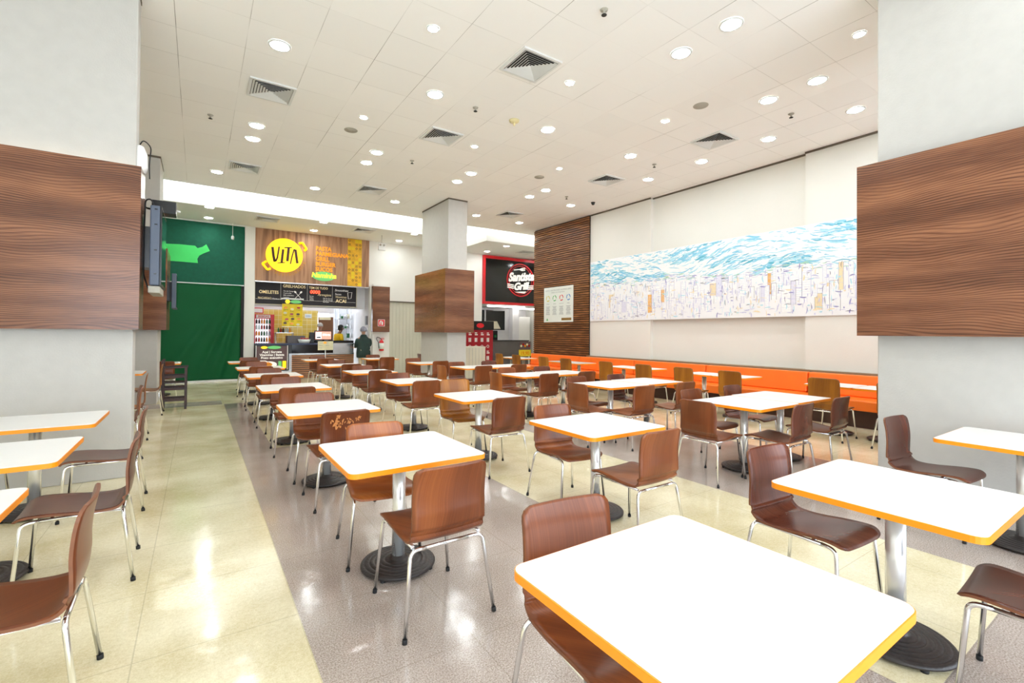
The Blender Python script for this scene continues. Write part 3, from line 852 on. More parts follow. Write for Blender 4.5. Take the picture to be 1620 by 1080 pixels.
# ------------------------------------------------------------------ mural (flat painting on a long panel)
mu = thing('mural', 'long wide mural of a blue brush-stroke sky over a sketched city', 'painting', (9.74, 6.2, 1.885))
bm = bmesh.new(); box(bm, -0.015, 0.012, -4.2, 4.14, 0.0, 1.755); finish('panel', bm, 'paint_white', mu)
pal = {'paint_sky': srgb(140, 208, 234), 'paint_pale': srgb(182, 228, 242), 'paint_teal': srgb(96, 182, 208), 'paint_lilac': srgb(206, 206, 234),
       'paint_violet': srgb(156, 152, 204), 'paint_ink': srgb(92, 84, 110), 'paint_sand': srgb(244, 226, 186), 'paint_green': srgb(170, 214, 190), 'paint_orange': srgb(240, 190, 120),
       'paint_cloud': srgb(250, 251, 253), 'paint_haze': srgb(232, 232, 246)}
for k, c in pal.items(): mat(k, c, 0.6, var=0.06, vscale=25)
pk = list(pal)
rnd = random.Random(3)
def stroke(bm, u, v, ln, w, ang, mi, x):
    # u runs from the left end (as seen from the hall) to the right, v up; slightly bowed brush mark
    cu = rnd.uniform(-0.15, 0.15) * ln
    pts = []
    for i in range(5):
        s = i / 4 - 0.5
        px = s * ln; py = cu * (0.25 - s * s) * 4
        ww = w * (1 - (2 * abs(s)) ** 3 * 0.8)
        pts.append((px, py, ww))
    ca, sa = math.cos(ang), math.sin(ang)
    a = []; b = []
    for px, py, ww in pts:
        for sgn, arr in ((1, a), (-1, b)):
            qx, qy = px, py + sgn * ww / 2
            U = u + qx * ca - qy * sa; V = v + qx * sa + qy * ca
            U = min(max(U, 0.01), 8.33); V = min(max(V, 0.01), 1.745)
            arr.append(bm.verts.new((x, 4.14 - U, V)))
    for i in range(4):
        f = bm.faces.new((a[i], a[i + 1], b[i + 1], b[i])); f.material_index = mi
bm = bmesh.new()
def skyline(u): return 1.02 + 0.06 * math.sin(u * 0.9) + 0.05 * math.sin(u * 2.3 + 1) - 0.02 * u * 0.3
for i in range(1700):
    u = rnd.uniform(0.05, 8.3); v = rnd.uniform(skyline(u) + 0.02, 1.73)
    d = math.sin(u * 1.7 + 2 * math.sin(v * 5)) + 0.7 * math.sin(u * 3.9 - v * 7)
    r = rnd.random()
    if d > 0.2: c = 'paint_sky' if r < .5 else ('paint_teal' if r < .62 else ('paint_pale' if r < .85 else 'paint_cloud'))
    else: c = 'paint_cloud' if r < .7 else ('paint_pale' if r < .92 else 'paint_sky')
    stroke(bm, u, v, rnd.uniform(.10, .42), rnd.uniform(.012, .04), 0.22 * math.sin(u * 1.3 + v * 2) + rnd.uniform(-.25, .25) + 0.08, pk.index(c), -0.0152 - i * 1e-6)
for i in range(360):
    u = rnd.uniform(0.05, 8.3); v = skyline(u) + rnd.uniform(-.10, .06)
    c = rnd.choice(['paint_green', 'paint_green', 'paint_pale', 'paint_lilac', 'paint_violet', 'paint_cloud'])
    stroke(bm, u, v, rnd.uniform(.06, .25), rnd.uniform(.006, .02), rnd.uniform(-.25, .25), pk.index(c), -0.0168 - i * 1e-6)
finish('painted_sky', bm, pk, mu, recalc=False)
bm = bmesh.new(); n_ = 0
def rect(u0, u1, v0, v1, c):
    global n_
    n_ += 1; x = -0.0173 - n_ * 2e-6
    vs = [bm.verts.new((x, 4.14 - a, b)) for a, b in ((u0, v0), (u1, v0), (u1, v1), (u0, v1))]
    bm.faces.new(vs).material_index = pk.index(c)
for i in range(150):
    u = rnd.uniform(.05, 8.15); w = rnd.uniform(.06, .2); b = rnd.uniform(.03, .55); t_ = min(b + rnd.uniform(.2, .6), skyline(u) + .03)
    if t_ < b + .1: continue
    r = rnd.random()
    rect(u, u + w, b, t_, 'paint_cloud' if r < .8 else ('paint_haze' if r < .93 else 'paint_sand'))
    if r > .97: rect(u, u + w, b, t_, 'paint_orange')
    ink = 'paint_lilac' if rnd.random() < .6 else ('paint_ink' if rnd.random() < .35 else 'paint_violet')
    e = 0.005
    rect(u, u + e, b, t_, ink); rect(u + w - e, u + w, b, t_, ink)
    if rnd.random() < .6: rect(u, u + w, t_ - e, t_, ink)
    k = rnd.randint(2, 6)
    if rnd.random() < .5:
        for q in range(1, k): rect(u + w * q / k, u + w * q / k + .003, b, t_, 'paint_lilac')
    else:
        for q in range(1, k * 2): rect(u + .01, u + w - .01, b + (t_ - b) * q / k / 2, b + (t_ - b) * q / k / 2 + .004, 'paint_lilac')
for i in range(900):
    u = rnd.uniform(.05, 8.3); v = rnd.uniform(.03, skyline(u))
    c = rnd.choice(['paint_lilac', 'paint_lilac', 'paint_violet', 'paint_sand', 'paint_ink', 'paint_lilac', 'paint_pale'])
    vert = rnd.random() < .6
    stroke(bm, u, v, rnd.uniform(.03, .16), rnd.uniform(.004, .012 if c == 'paint_ink' else .025), math.pi / 2 * vert + rnd.uniform(-.2, .2), pk.index(c), -0.0215 - i * 1e-6)
finish('painted_city', bm, pk, mu, recalc=False)

# ------------------------------------------------------------------ recycling notice on the slatted wall
rs = thing('notice_board', 'pale recycling notice with four coloured symbols, on the slatted wall', 'sign', (9.675, 11.78, 1.88))
bm = bmesh.new(); box(bm, -0.004, 0.008, -0.735, 0.735, 0.0, 1.145); finish('panel', bm, 'poster_white', rs)
bm = bmesh.new()
UX = (0, -1, 0); UY = (0, 0, 1)
text_bm(bm, 'AJUDE A MANTER NOSSO SHOPPING LIMPO', 0.066, UX, UY, (-0.006, 0, 1.02), 'CENTER', 0)
text_bm(bm, 'SEPARE O LIXO CORRETAMENTE', 0.045, UX, UY, (-0.006, 0, 0.95), 'CENTER', 0)
for k, (w, c) in enumerate((('METAL', 3), ('VIDRO', 2), ('PLASTICO', 1), ('PAPEL', 4))):
    y = 0.52 - k * 0.345
    text_bm(bm, w, 0.05, UX, UY, (-0.006, y, 0.58), 'CENTER', 0)
    # looping arrows
    for q in range(3):
        a = math.radians(90 + 120 * q)
        p = [(-0.006, y + math.cos(a + t_) * 0.085 * 1, 0.78 + math.sin(a + t_) * 0.085) for t_ in (0.1, .5, .9, 1.3, 1.7)]
        for i in range(4):
            (x0, y0, z0), (x1, y1, z1) = p[i], p[i + 1]
            dy, dz = (y0 - y) / .085, (z0 - .78) / .085
            dy1, dz1 = (y1 - y) / .085, (z1 - .78) / .085
            vs = [bm.verts.new(v) for v in ((-0.006, y + dy * .07, .78 + dz * .07), (-0.006, y + dy1 * .07, .78 + dz1 * .07), (-0.006, y + dy1 * .1, .78 + dz1 * .1), (-0.006, y + dy * .1, .78 + dz * .1))]
            bm.faces.new(vs).material_index = c
    for q in range(9):
        ww = 0.11 - (q * 7 % 4) * 0.012
        vs = [bm.verts.new(v) for v in ((-0.006, y + ww, .50 - q * .032), (-0.006, y - ww, .50 - q * .032), (-0.006, y - ww, .512 - q * .032), (-0.006, y + ww, .512 - q * .032))]
        bm.faces.new(vs).material_index = 0
vs = [bm.verts.new(v) for v in ((-0.006, -.18, .05), (-0.006, -.66, .05), (-0.006, -.66, .13), (-0.006, -.18, .13))]; bm.faces.new(vs).material_index = 5
vs = [bm.verts.new(v) for v in ((-0.006, .60, .05), (-0.006, .50, .05), (-0.006, .55, .14))]; bm.faces.new(vs).material_index = 2
finish('print', bm, ['text_grey', 'sign_red', 'icon_green', 'icon_yellow', 'icon_blue', 'tile_dark'], rs, recalc=False)

# ------------------------------------------------------------------ green hoarding
bm = bmesh.new(); box(bm, -2.95, 1.16, 16.55, 16.618, 2.90, HS - 0.012)
tag(finish('hoarding_board', bm, 'green_board'), 'dark green textured board above the green curtain', 'board')
rail = [box]
bm = bmesh.new(); box(bm, -2.95, 1.165, 16.50, 16.545, 2.875, 2.905); box(bm, -2.95, 1.165, 16.50, 16.55, HS - 0.03, HS - 0.001)
tag(finish('hoarding_rail', bm, 'white_plastic'), 'thin white rails framing the dark green board', 'rail')
bm = bmesh.new()
nx, nz = 90, 50; g = []
for i in range(nx + 1):
    x = -2.95 + 4.03 * i / nx; col_ = []
    for j in range(nz + 1):
        z = 0.055 + 2.815 * j / nz
        f = 1 - j / nz
        y = 16.42 + 0.03 * math.sin(x * 2.6 + z * .5) + 0.05 * f * math.sin(x * 3.1 - z * 1.7 + 1) + 0.06 * math.exp(-((x - 0.15 - (z - .5) * .42) / .10) ** 2) * min(1, z) + 0.045 * math.exp(-((x - 0.75 - (z - 1.0) * .22) / .08) ** 2) \
            - 0.045 * math.exp(-((x + 0.25 - (z - 1.0) * .62) / .14) ** 2) - 0.03 * math.exp(-((x - 0.55 - (z - .9) * .3) / .09) ** 2)
        col_.append(bm.verts.new((x, y, z)))
    g.append(col_)
for i in range(nx):
    for j in range(nz):
        f = bm.faces.new((g[i][j], g[i + 1][j], g[i + 1][j + 1], g[i][j + 1])); f.smooth = True
bmesh.ops.solidify(bm, geom=bm.faces[:], thickness=0.004)
tag(finish('green_curtain', bm, 'green_cloth'), 'bright green creased cloth curtain closing the left shop front', 'curtain')
bm = bmesh.new(); box(bm, -2.95, 1.165, 16.40, 16.52, 0.0, 0.05); tag(finish('curtain_weight_bar', bm, 'white_plastic'), 'white bar on the floor along the bottom of the green curtain', 'bar')
bm = bmesh.new(); box(bm, 1.09, 1.165, 16.46, 16.545, 0.05, 2.87); tag(finish('edge_strip', bm, 'rubber'), 'black vertical strip at the right edge of the green curtain', 'strip')
P0 = [(251.5, 385), (283, 387), (308, 390), (312, 394), (320, 392), (326, 388), (332, 399), (321, 403), (315, 406), (312, 411), (313, 418), (290, 415), (268, 412.5), (266, 400), (253, 398)]
bm = bmesh.new(); prism(bm, [(-.707 + (a - 268) * .01522, 3.937 - (b - 388 - (a - 268) * .115) * .0183) for a, b in P0], 16.535, 16.549)
tag(finish('paper_sheet', bm, 'green_sheet'), 'torn bright green sheet stuck on the dark green board', 'sheet')
pl = thing('pull_switch', 'small white switch hanging on a cord before the green board', 'switch', (0.83, 16.3, HS))
bm = bmesh.new(); tube(bm, [(0, 0, 0), (0, 0, -0.38)], 0.006, 6); finish('cord', bm, 'white_plastic', pl)
bm = bmesh.new(); lathe(bm, [(0, -0.5), (0.035, -0.49), (0.04, -0.42), (0.025, -0.38), (0, -0.375)], seg=12); finish('knob', bm, 'white_plastic', pl)

# ------------------------------------------------------------------ signs of the middle shop
sg = thing('shop_sign', 'brown wooden shop fascia with round yellow VITA pan logo', 'sign', (3.22, 16.58, 3.08))
def sp(x, z): return (x - 3.22, z - 3.08)
bm = bmesh.new(); box(bm, -1.77, 1.77, -0.04, 0.03, 0.0, HS - 3.085); finish('board', bm, 'oak_sign_board', sg)
bm = bmesh.new(); box(bm, -1.77, 1.77, -0.05, 0.03, -0.035, 0.0); finish('lower_trim', bm, 'brushed_steel', sg)
bm = bmesh.new(); prism(bm, [sp(*p) for p in ellipse_poly(2.272, 3.93, 0.535, 0.535, 44)], -0.13, -0.04); 
lg = finish('round_pan_logo', bm, 'sign_yellow', sg)
def strokes(bm, lists, r, y, sq=0.5, mi=0):
    for pts, rr in lists:
        P = [Vector((*sp(*p), 0)) for p in pts]
        P = [Vector((p.x, y, p.y)) for p in P]
        n = len(P)
        for i in range(n - 1):
            d = (P[i + 1] - P[i]).normalized(); nr = Vector((-d.z, 0, d.x)) * rr
            a0, a1 = P[i] - d * rr * .3, P[i + 1] + d * rr * .3
            poly = [((a0 + nr).x, (a0 + nr).z), ((a0 - nr).x, (a0 - nr).z), ((a1 - nr).x, (a1 - nr).z), ((a1 + nr).x, (a1 + nr).z)]
            prism(bm, poly, y - 0.012, y, mi)
bm = bmesh.new()
strokes(bm, [([(1.919, 4.145), (1.949, 3.885), (1.983, 3.713)], .036), ([(1.975, 3.715), (2.02, 3.73), (2.06, 3.83), (2.108, 4.18)], .022),
             ([(2.223, 4.102), (2.185, 3.684)], .033), ([(2.072, 3.662), (2.277, 3.700)], .013), ([(2.265, 4.173), (2.475, 4.195)], .016),
             ([(2.385, 4.178), (2.35, 3.757)], .036), ([(2.44, 3.671), (2.49, 3.93), (2.541, 4.136)], .018), ([(2.541, 4.136), (2.592, 4.120)], .02), ([(2.585, 4.13), (2.642, 3.713)], .036)], .03, -0.13)
finish('letters', bm, 'sign_brown', lg)
for hp_ in ([(2.69, 4.36), (2.80, 4.40), (2.93, 4.21), (2.86, 4.14)], [(1.76, 3.70), (1.65, 3.62), (1.79, 3.44), (1.88, 3.48)]):
    bm = bmesh.new(); tube(bm, bend([(*sp(a, b), 0) for a, b in hp_], .03), .034, 8)
    for v in bm.verts: v.co = Vector((v.co.x, -0.075 + v.co.z, v.co.y))
    finish('pan_handle', bm, 'sign_yellow', sg)
bm = bmesh.new()
for k, ch in enumerate('RESTAURANTE'):
    a = math.radians(-112 + k * 9.5)
    x, z = sp(2.272 + .66 * math.cos(a), 3.93 + .66 * math.sin(a))
    ca, sa = math.cos(a + math.pi / 2), math.sin(a + math.pi / 2)
    text_bm(bm, ch, 0.13, (ca, 0, sa), (-sa, 0, ca), (x, -0.043, z), 'CENTER', 0, bold=0.01)
finish('curved_lettering', bm, 'sign_gold', sg, recalc=False)
bm = bmesh.new()
for s, z in zip(('PASTA', 'PARMEGIANA', 'GRILL', 'BURGER', 'SUCOS'), (4.21, 4.037, 3.864, 3.691, 3.518)):
    x, zz = sp(3.215, z); text_bm(bm, s, 0.185, org=(x, -0.05, zz), depth=0.015, bold=0.022, sx=0.92)
finish('menu_lettering', bm, 'sign_orange', sg, recalc=False)
bm = bmesh.new(); prism(bm, [sp(*p) for p in ellipse_poly(3.477, 3.35, 0.36, 0.155, 36)], -0.06, -0.04); ov = finish('green_oval_badge', bm, 'leaf_green', sg)
bm = bmesh.new(); x, z = sp(3.477, 3.345); text_bm(bm, 'Naminha', 0.23, org=(x, -0.066, z - 0.04), align='CENTER', depth=0.01, bold=0.03, shear=0.2, sx=0.95)
bmx = bm; finish('lettering', bmx, 'lime_text', ov, recalc=False)
bm = bmesh.new(); rr_ = random.Random(5)
x0, z0 = sp(4.25, 3.085)
box(bm, x0, x0 + 0.48, -0.045, -0.04, z0, z0 + 1.63)
for i in range(4):
    for j in range(13):
        cx, cz = x0 + 0.06 + i * .12, z0 + .07 + j * .124
        if rr_.random() < .55:
            for q in range(4):
                a = q * math.pi / 2 + (math.pi / 4 if (i + j) % 2 else 0)
                px, pz = cx + .028 * math.cos(a), cz + .028 * math.sin(a)
                prism(bm, ellipse_poly(px, pz, .017, .017, 6), -0.049, -0.045, 1)
        elif rr_.random() < .3:
            box(bm, cx - .055, cx + .055, -0.047, -0.045, cz - .057, cz + .057, mi=2)
finish('patterned_tile_strip', bm, ['tile_gold', 'tile_dark', 'poster_yellow'], sg)

# ------------------------------------------------------------------ middle shop interior
bm = bmesh.new()
box(bm, 1.36, 1.46, 16.8, 18.8, 0, 3.3); box(bm, 5.06, 5.16, 16.8, 19.6, 0, 3.3)
box(bm, 4.32, 5.16, 19.5, 19.6, 0, 3.3)
box(bm, 1.46, 3.74, 18.7, 18.8, 0, 3.3); box(bm, 3.74, 4.32, 18.7, 18.8, 2.2, 3.3)
box(bm, 1.46, 5.06, 17.25, 17.4, 2.33, 3.15)
struct('wall_shop_middle', bm, 'stall_white')
bm = bmesh.new(); box(bm, 1.46, 5.06, 16.8, 19.6, 3.15, 3.2); struct('ceiling_shop_middle', bm, 'stall_white')
bm = bmesh.new(); box(bm, 1.47, 3.735, 18.68, 18.70, 0.0, 2.28); struct('trim_3', bm, 'yellow_tiles')
bm = bmesh.new(); box(bm, 3.76, 4.30, 18.71, 18.75, 0, 2.06); d_ = struct('door_1', bm, 'door_brown')
bm = bmesh.new(); box(bm, 3.79, 4.2, 18.68, 18.70, 1.95, 2.06); tag(finish('door_notice', bm, 'poster_cream'), 'small pale strip sign at the top of the brown kitchen door', 'sign')
bm = bmesh.new(); box(bm, 1.9, 3.6, 17.6, 17.7, 3.09, 3.15); box(bm, 3.6, 4.9, 18.2, 18.3, 3.09, 3.15)
tag(finish('ceiling_tube_light', bm, 'room_light'), 'bright ceiling tubes inside the middle shop', 'light')

mb = thing('menu_board', 'black chalk style menu board hanging above the middle shop counter', 'menu board', (3.13, 17.18, 2.40))
bm = bmesh.new(); box(bm, -1.61, 1.60, 0.0, 0.03, 0.0, 0.70); finish('panel', bm, 'chalkboard', mb)
bm = bmesh.new()
for a in ((-1.625, 1.615, -0.01, 0.035, -0.02, 0.0), (1.6, 1.62, -0.01, 0.035, 0, 0.7), (-1.63, -1.61, -0.01, 0.035, 0, 0.7)): box(bm, *a)
finish('frame', bm, 'stall_cream', mb)
bm = bmesh.new()
def T_(s, x, z, size, mi=0, **k): text_bm(bm, s, size, org=(x - 3.13, -0.004, z - 2.40), mi=mi, **k)
T_('OMELETES', 1.63, 2.74, 0.145, 1, bold=.02, sx=.85); T_('MACARRAO', 1.60, 2.56, 0.09, 1, sx=.8); T_('Monte o seu', 2.02, 2.56, 0.06)
T_('GRELHADOS', 2.33, 2.97, 0.135, 1, bold=.02, sx=.9)
for q, s in enumerate(('File de Frango', 'Contra file', 'Bife acebolado', 'Linguica')): T_(s, 2.35, 2.83 - q * .07, 0.055)
T_('TEM DE TUDO', 3.14, 2.97, 0.11, 1, bold=.02, sx=.85)
for q, s in enumerate(('Arroz', 'Feijao', 'Salada')): T_(s, 3.16, 2.70 - q * .06, 0.055)
T_('Parmegiana', 3.42, 2.74, 0.12, 1, shear=.3, sx=.8)
for q, s in enumerate(('File de Carne', 'File de Frango', 'Berinjela')): T_(s, 3.60, 2.64 - q * .06, 0.055)
T_('Smoothies', 3.98, 2.93, 0.11, 0, shear=.3); T_('Sucos', 4.0, 2.80, 0.09); T_('Vitaminas', 4.0, 2.70, 0.10, 1, shear=.2); T_('ACAI', 4.02, 2.54, 0.16, 1, bold=.03)
for x in (2.27, 3.09, 3.91): box(bm, x - 3.135, x - 3.13, -0.003, 0, 0.16, 0.69, mi=0)
box(bm, -1.6, 1.58, -0.003, 0, 0.155, 0.16, mi=0)
# crossed spoon and fork, glass
for s in (-1, 1):
    p = [(2.80 - 3.13 - s * .09, .22), (2.80 - 3.13 + s * .07, .40)]
    (ax, az), (bx, bz) = p
    prism(bm, [(ax - .008, az), (ax + .008, az), (bx + .008, bz), (bx - .008, bz)], -0.004, -0.001, 0)
    prism(bm, ellipse_poly(bx + s * .02, bz + .03, .045, .03, 12, s * .8), -0.004, -0.001, 0)
gx = 4.50 - 3.13
for a, b in (((gx - .07, .5), (gx - .045, .28)), ((gx - .045, .28), (gx + .05, .30)), ((gx + .05, .30), (gx + .08, .52)), ((gx - .07, .5), (gx + .08, .52))):
    prism(bm, [(a[0] - .006, a[1] - .004), (a[0] + .006, a[1] + .004), (b[0] + .006, b[1] + .004), (b[0] - .006, b[1] - .004)], -0.004, -0.001, 0)
finish('chalk_lettering', bm, ['chalk_white', 'chalk_cream'], mb, recalc=False)
bm = bmesh.new(); box(bm, 3.15 - 3.13, 3.45 - 3.13, -0.02, -0.003, 0.39, 0.54); q = finish('red_display', bm, 'tv_black', mb)
bm = bmesh.new(); text_bm(bm, '0000', 0.16, org=(3.17 - 3.13, -0.024, 0.41), bold=.04, shear=.1); finish('digits', bm, 'neon_red', q, recalc=False)

po = thing('hanging_poster', 'yellow food poster hanging over the counter of the middle shop', 'poster', (2.592, 16.92, 1.67))
bm = bmesh.new(); box(bm, -0.31, 0.31, 0, 0.008, 0, 0.74); finish('sheet', bm, 'poster_yellow', po)
bm = bmesh.new(); box(bm, -0.31, 0.31, -0.002, 0.01, 0.74, 0.885); hd = finish('header', bm, 'chalkboard', po)
bm = bmesh.new(); prism(bm, ellipse_poly(-0.15, .815, .07, .065), -0.006, -0.002, 0); prism(bm, ellipse_poly(0.1, .815, .17, .055), -0.006, -0.002, 1); finish('badges', bm, ['sign_yellow', 'leaf_green'], hd)
bm = bmesh.new(); box(bm, -0.34, 0.34, -0.01, 0.02, 0.885, 0.93); box(bm, -0.31, 0.31, -0.006, 0.014, -0.02, 0.0); finish('rods', bm, 'white_plastic', po)
bm = bmesh.new(); r2 = random.Random(8)
for q in range(12):
    cx = (-.2, .0, .2)[q % 3] + r2.uniform(-.03, .03); cz = .08 + (q // 3) * .17 + r2.uniform(-.03, .03)
    prism(bm, ellipse_poly(cx, cz, .055, .035, 14), -0.003, 0.0, q % 4)
    text_bm(bm, ('Suco', 'Lanche', 'Prato', 'Pastel')[q % 4], 0.05, org=(cx - .06, -0.003, cz - .085), mi=4)
finish('print', bm, ['poster_brown', 'drink_orange', 'poster_cream', 'drink_red', 'text_dark'], po, recalc=False)

fr = thing('drinks_cooler', 'red upright drinks cooler with lit shelves of bottles, left in the middle shop', 'fridge', (1.83, 18.0, 0))
bm = bmesh.new()
for a in ((-0.34, -0.24, -0.3, 0.3, 0, 2.07), (0.22, 0.32, -0.3, 0.3, 0, 2.07), (-0.24, 0.22, -0.3, 0.3, 1.93, 2.07), (-0.24, 0.22, -0.3, 0.3, 0, 0.2), (-0.24, 0.22, 0.25, 0.3, 0.2, 1.93)): box(bm, *a)
finish('cabinet', bm, 'sign_red', fr)
bm = bmesh.new(); box(bm, -0.235, 0.215, 0.235, 0.248, 0.2, 1.93); finish('light_panel', bm, 'cooler_light', fr)
bm = bmesh.new(); box(bm, -0.22, 0.20, -0.305, -0.3, 1.95, 2.05); hh = finish('header_panel', bm, 'poster_white', fr)
bm = bmesh.new(); text_bm(bm, 'BEBIDAS', 0.09, org=(0, -0.308, 1.97), align='CENTER', bold=.02); finish('lettering', bm, 'sign_red', hh, recalc=False)
for z in (0.95, 1.15, 1.36, 1.57, 1.76):
    bm = bmesh.new(); box(bm, -0.235, 0.215, -0.25, 0.23, z - 0.012, z); finish('shelf', bm, 'white_plastic', fr)
def bottle(x, y, z, m, label, group, s=1.0, parent=None):
    bm = bmesh.new(); lathe(bm, [(0, 0), (.028 * s, 0), (.03 * s, .01 * s), (.03 * s, .10 * s), (.012 * s, .14 * s), (.012 * s, .165 * s), (0, .167 * s)], seg=10)
    o = finish('bottle', bm, m, None, (x, y, z)); return tag(o, label, 'bottle', group)
mm = ['drink_green', 'drink_clear', 'drink_red', 'drink_dark', 'drink_orange']
for zi, z in enumerate((0.95, 1.15, 1.36, 1.57, 1.76)):
    for k in range(6):
        c = mm[(zi * 2 + k // 2) % 5]
        nmz = ('bottom', 'second', 'third', 'fourth', 'top')[zi]
        bottle(1.635 + k * .077, 17.82, z, c, '%s one of two %s drink bottles on the %s visible shelf of the red cooler' % (('left', 'right')[k % 2], {'drink_green': 'green', 'drink_clear': 'clear', 'drink_red': 'red', 'drink_dark': 'dark', 'drink_orange': 'orange'}[c], nmz), '%s bottles on the %s cooler shelf' % (c[6:], nmz))
bm = bmesh.new(); box(bm, 1.61, 1.92, 18.66, 18.678, 2.13, 2.33); q = tag(finish('wall_sign', bm, 'sign_red'), 'small red framed sign above the drinks cooler', 'sign')
bm = bmesh.new(); box(bm, 1.64, 1.89, 18.65, 18.66, 2.16, 2.30); pq = finish('face', bm, 'poster_white', None); pq.parent = q
bm = bmesh.new(); box(bm, 3.28, 3.52, 18.66, 18.678, 2.0, 2.16); q = tag(finish('paper_notice', bm, 'poster_white'), 'small white paper notice on the yellow tiles', 'notice')
bm = bmesh.new(); text_bm(bm, 'AVISO', 0.06, org=(3.40, 18.658, 2.06), align='CENTER', bold=.02); pq = finish('lettering', bm, 'icon_blue', None, recalc=False); pq.parent = q

# serving counter
ct = thing('service_counter', 'long serving counter of the middle shop with slatted wooden front', 'counter', (2.95, 16.3, 0))
X_ = lambda x: x - 2.95
bm = bmesh.new(); box(bm, X_(1.48), X_(4.42), 0.06, 0.60, 0.0, 1.08); finish('carcass', bm, 'counter_black', ct)
bm = bmesh.new(); box(bm, X_(1.48), X_(3.76), -0.02, 0.62, 1.08, 1.12, bevel=0.005); finish('worktop', bm, 'counter_blue', ct)
bm = bmesh.new(); box(bm, X_(3.76), X_(4.44), -0.02, 0.62, 1.085, 1.12); box(bm, X_(3.76), X_(4.42), 0.03, 0.058, 0.78, 1.085); finish('steel_section', bm, 'brushed_steel', ct)
bm = bmesh.new(); box(bm, X_(2.50), X_(3.76), 0.03, 0.058, 0.80, 1.078); finish('black_glass_band', bm, 'black_gloss', ct)
bm = bmesh.new()
for a in ((2.42, 4.44, 0.02, 0.058, 0.755, 0.80), (2.42, 2.50, 0.02, 0.058, 0.2, 0.755), (1.48, 2.42, 0.02, 0.058, 0.2, 0.26)): box(bm, X_(a[0]), X_(a[1]), *a[2:])
finish('grey_trim', bm, 'brushed_steel', ct)
bm = bmesh.new()
for k in range(11): box(bm, X_(2.50), X_(4.44), 0.02, 0.056, 0.012 + k * .068, 0.060 + k * .068)
finish('wooden_slats', bm, 'counter_slat', ct)
bn = thing('counter_banner', 'brown printed banner with food pictures on the left of the counter', 'banner', (1.93, 16.29, 0.30))
bm = bmesh.new(); box(bm, -0.43, 0.43, 0, 0.02, 0, 0.74); finish('sheet', bm, 'poster_brown', bn)
bm = bmesh.new(); box(bm, -0.45, -0.43, -0.01, 0.03, 0, 0.76); box(bm, 0.43, 0.45, -0.01, 0.03, 0, 0.76); finish('frame', bm, 'white_plastic', bn)
bm = bmesh.new()
for s, z in (('Açaí | Sorvete', .53), ('Vitaminas | Batata', .44), ('Prato executivo', .35)): text_bm(bm, s, 0.095, org=(0.0, -0.003, z), align='CENTER', bold=.03)
prism(bm, ellipse_poly(-.22, .70, .09, .04), -0.006, 0, 1); prism(bm, ellipse_poly(.06, .70, .19, .05), -0.006, 0, 2)
prism(bm, ellipse_poly(-.08, .17, .22, .10), -0.006, 0, 0); prism(bm, ellipse_poly(-.12, .17, .13, .07), -0.008, 0, 3); prism(bm, ellipse_poly(-.32, .24, .07, .04), -0.008, 0, 4)
box(bm, .18, .27, -0.006, 0, .1, .27, mi=2); box(bm, .30, .40, -0.007, 0, .05, .27, mi=1)
finish('print', bm, ['chalk_white', 'sign_yellow', 'leaf_green', 'drink_orange', 'drink_red'], bn, recalc=False)

mo = thing('order_screen', 'black framed order screen with pink advert on the counter', 'screen', (3.48, 16.5, 1.12))
bm = bmesh.new(); box(bm, -0.28, 0.28, 0, 0.04, 0.10, 0.42, bevel=.008); finish('housing', bm, 'tv_black', mo)
bm = bmesh.new(); box(bm, -0.25, 0.25, -0.006, 0, 0.13, 0.39); scn = finish('screen', bm, 'screen_ad', mo)
bm = bmesh.new(); box(bm, -0.23, -0.06, -0.009, -0.006, 0.15, 0.36, mi=0); text_bm(bm, 'Oferta', 0.09, org=(-.03, -0.009, .25), bold=.02, shear=.2)
box(bm, -0.21, -0.08, -0.011, -0.009, 0.17, 0.22, mi=1)
finish('picture', bm, ['screen_white', 'text_dark'], scn, recalc=False)
bm = bmesh.new(); box(bm, -0.03, 0.03, 0.0, 0.03, 0.02, 0.10); box(bm, -0.12, 0.12, -0.06, 0.1, 0, 0.02); finish('stand', bm, 'tv_black', mo)
bm = bmesh.new(); box(bm, 3.06, 3.2, 16.5, 16.68, 1.12, 1.48, bevel=.01); tag(finish('till_cabinet', bm, 'tv_black'), 'black upright till cabinet left of the order screen', 'till')
ps = thing('price_sheet', 'cream price sheets on a small stand before the counter', 'leaflet', (3.5, 16.24, 0))
bm = bmesh.new(); box(bm, -0.24, 0.24, 0, 0.01, 0.90, 1.19); sh_ = finish('sheet', bm, 'poster_cream', ps)
bm = bmesh.new()
for q in range(5): text_bm(bm, ('Combo', 'Suco', 'Pastel', 'Lanche', 'Prato')[q], 0.045, org=(-.2 + (q % 2) * .2, -0.003, 1.12 - (q // 2) * .08))
prism(bm, ellipse_poly(-.02, 1.14, .05, .03), -0.004, 0, 1)
finish('print', bm, ['text_grey', 'sign_orange'], sh_, recalc=False)
bm = bmesh.new(); tube(bm, [(0, 0.02, 0.0), (0, 0.02, 0.92)], 0.014, 8); lathe(bm, [(0, 0), (.13, 0), (.13, .012), (0, .02)], 0, 0.02, 18); finish('stand', bm, 'white_plastic', ps)
bk = thing('condiment_basket', 'red and white basket of sachets on the counter', 'basket', (2.90, 16.55, 1.12))
bm = bmesh.new(); lathe(bm, [(0, 0), (.15, 0), (.2, .13), (.185, .13), (.14, .015), (0, .015)], seg=20); finish('basket', bm, 'poster_white', bk)
bm = bmesh.new()
for q in range(16):
    a = q * 2.4; r_ = .03 + .1 * (q / 16); box(bm, r_ * math.cos(a) - .03, r_ * math.cos(a) + .03, r_ * math.sin(a) - .02, r_ * math.sin(a) + .02, .10 + q * .003, .125 + q * .004)
tag(finish('sachets', bm, 'drink_red', bk), kind='stuff')
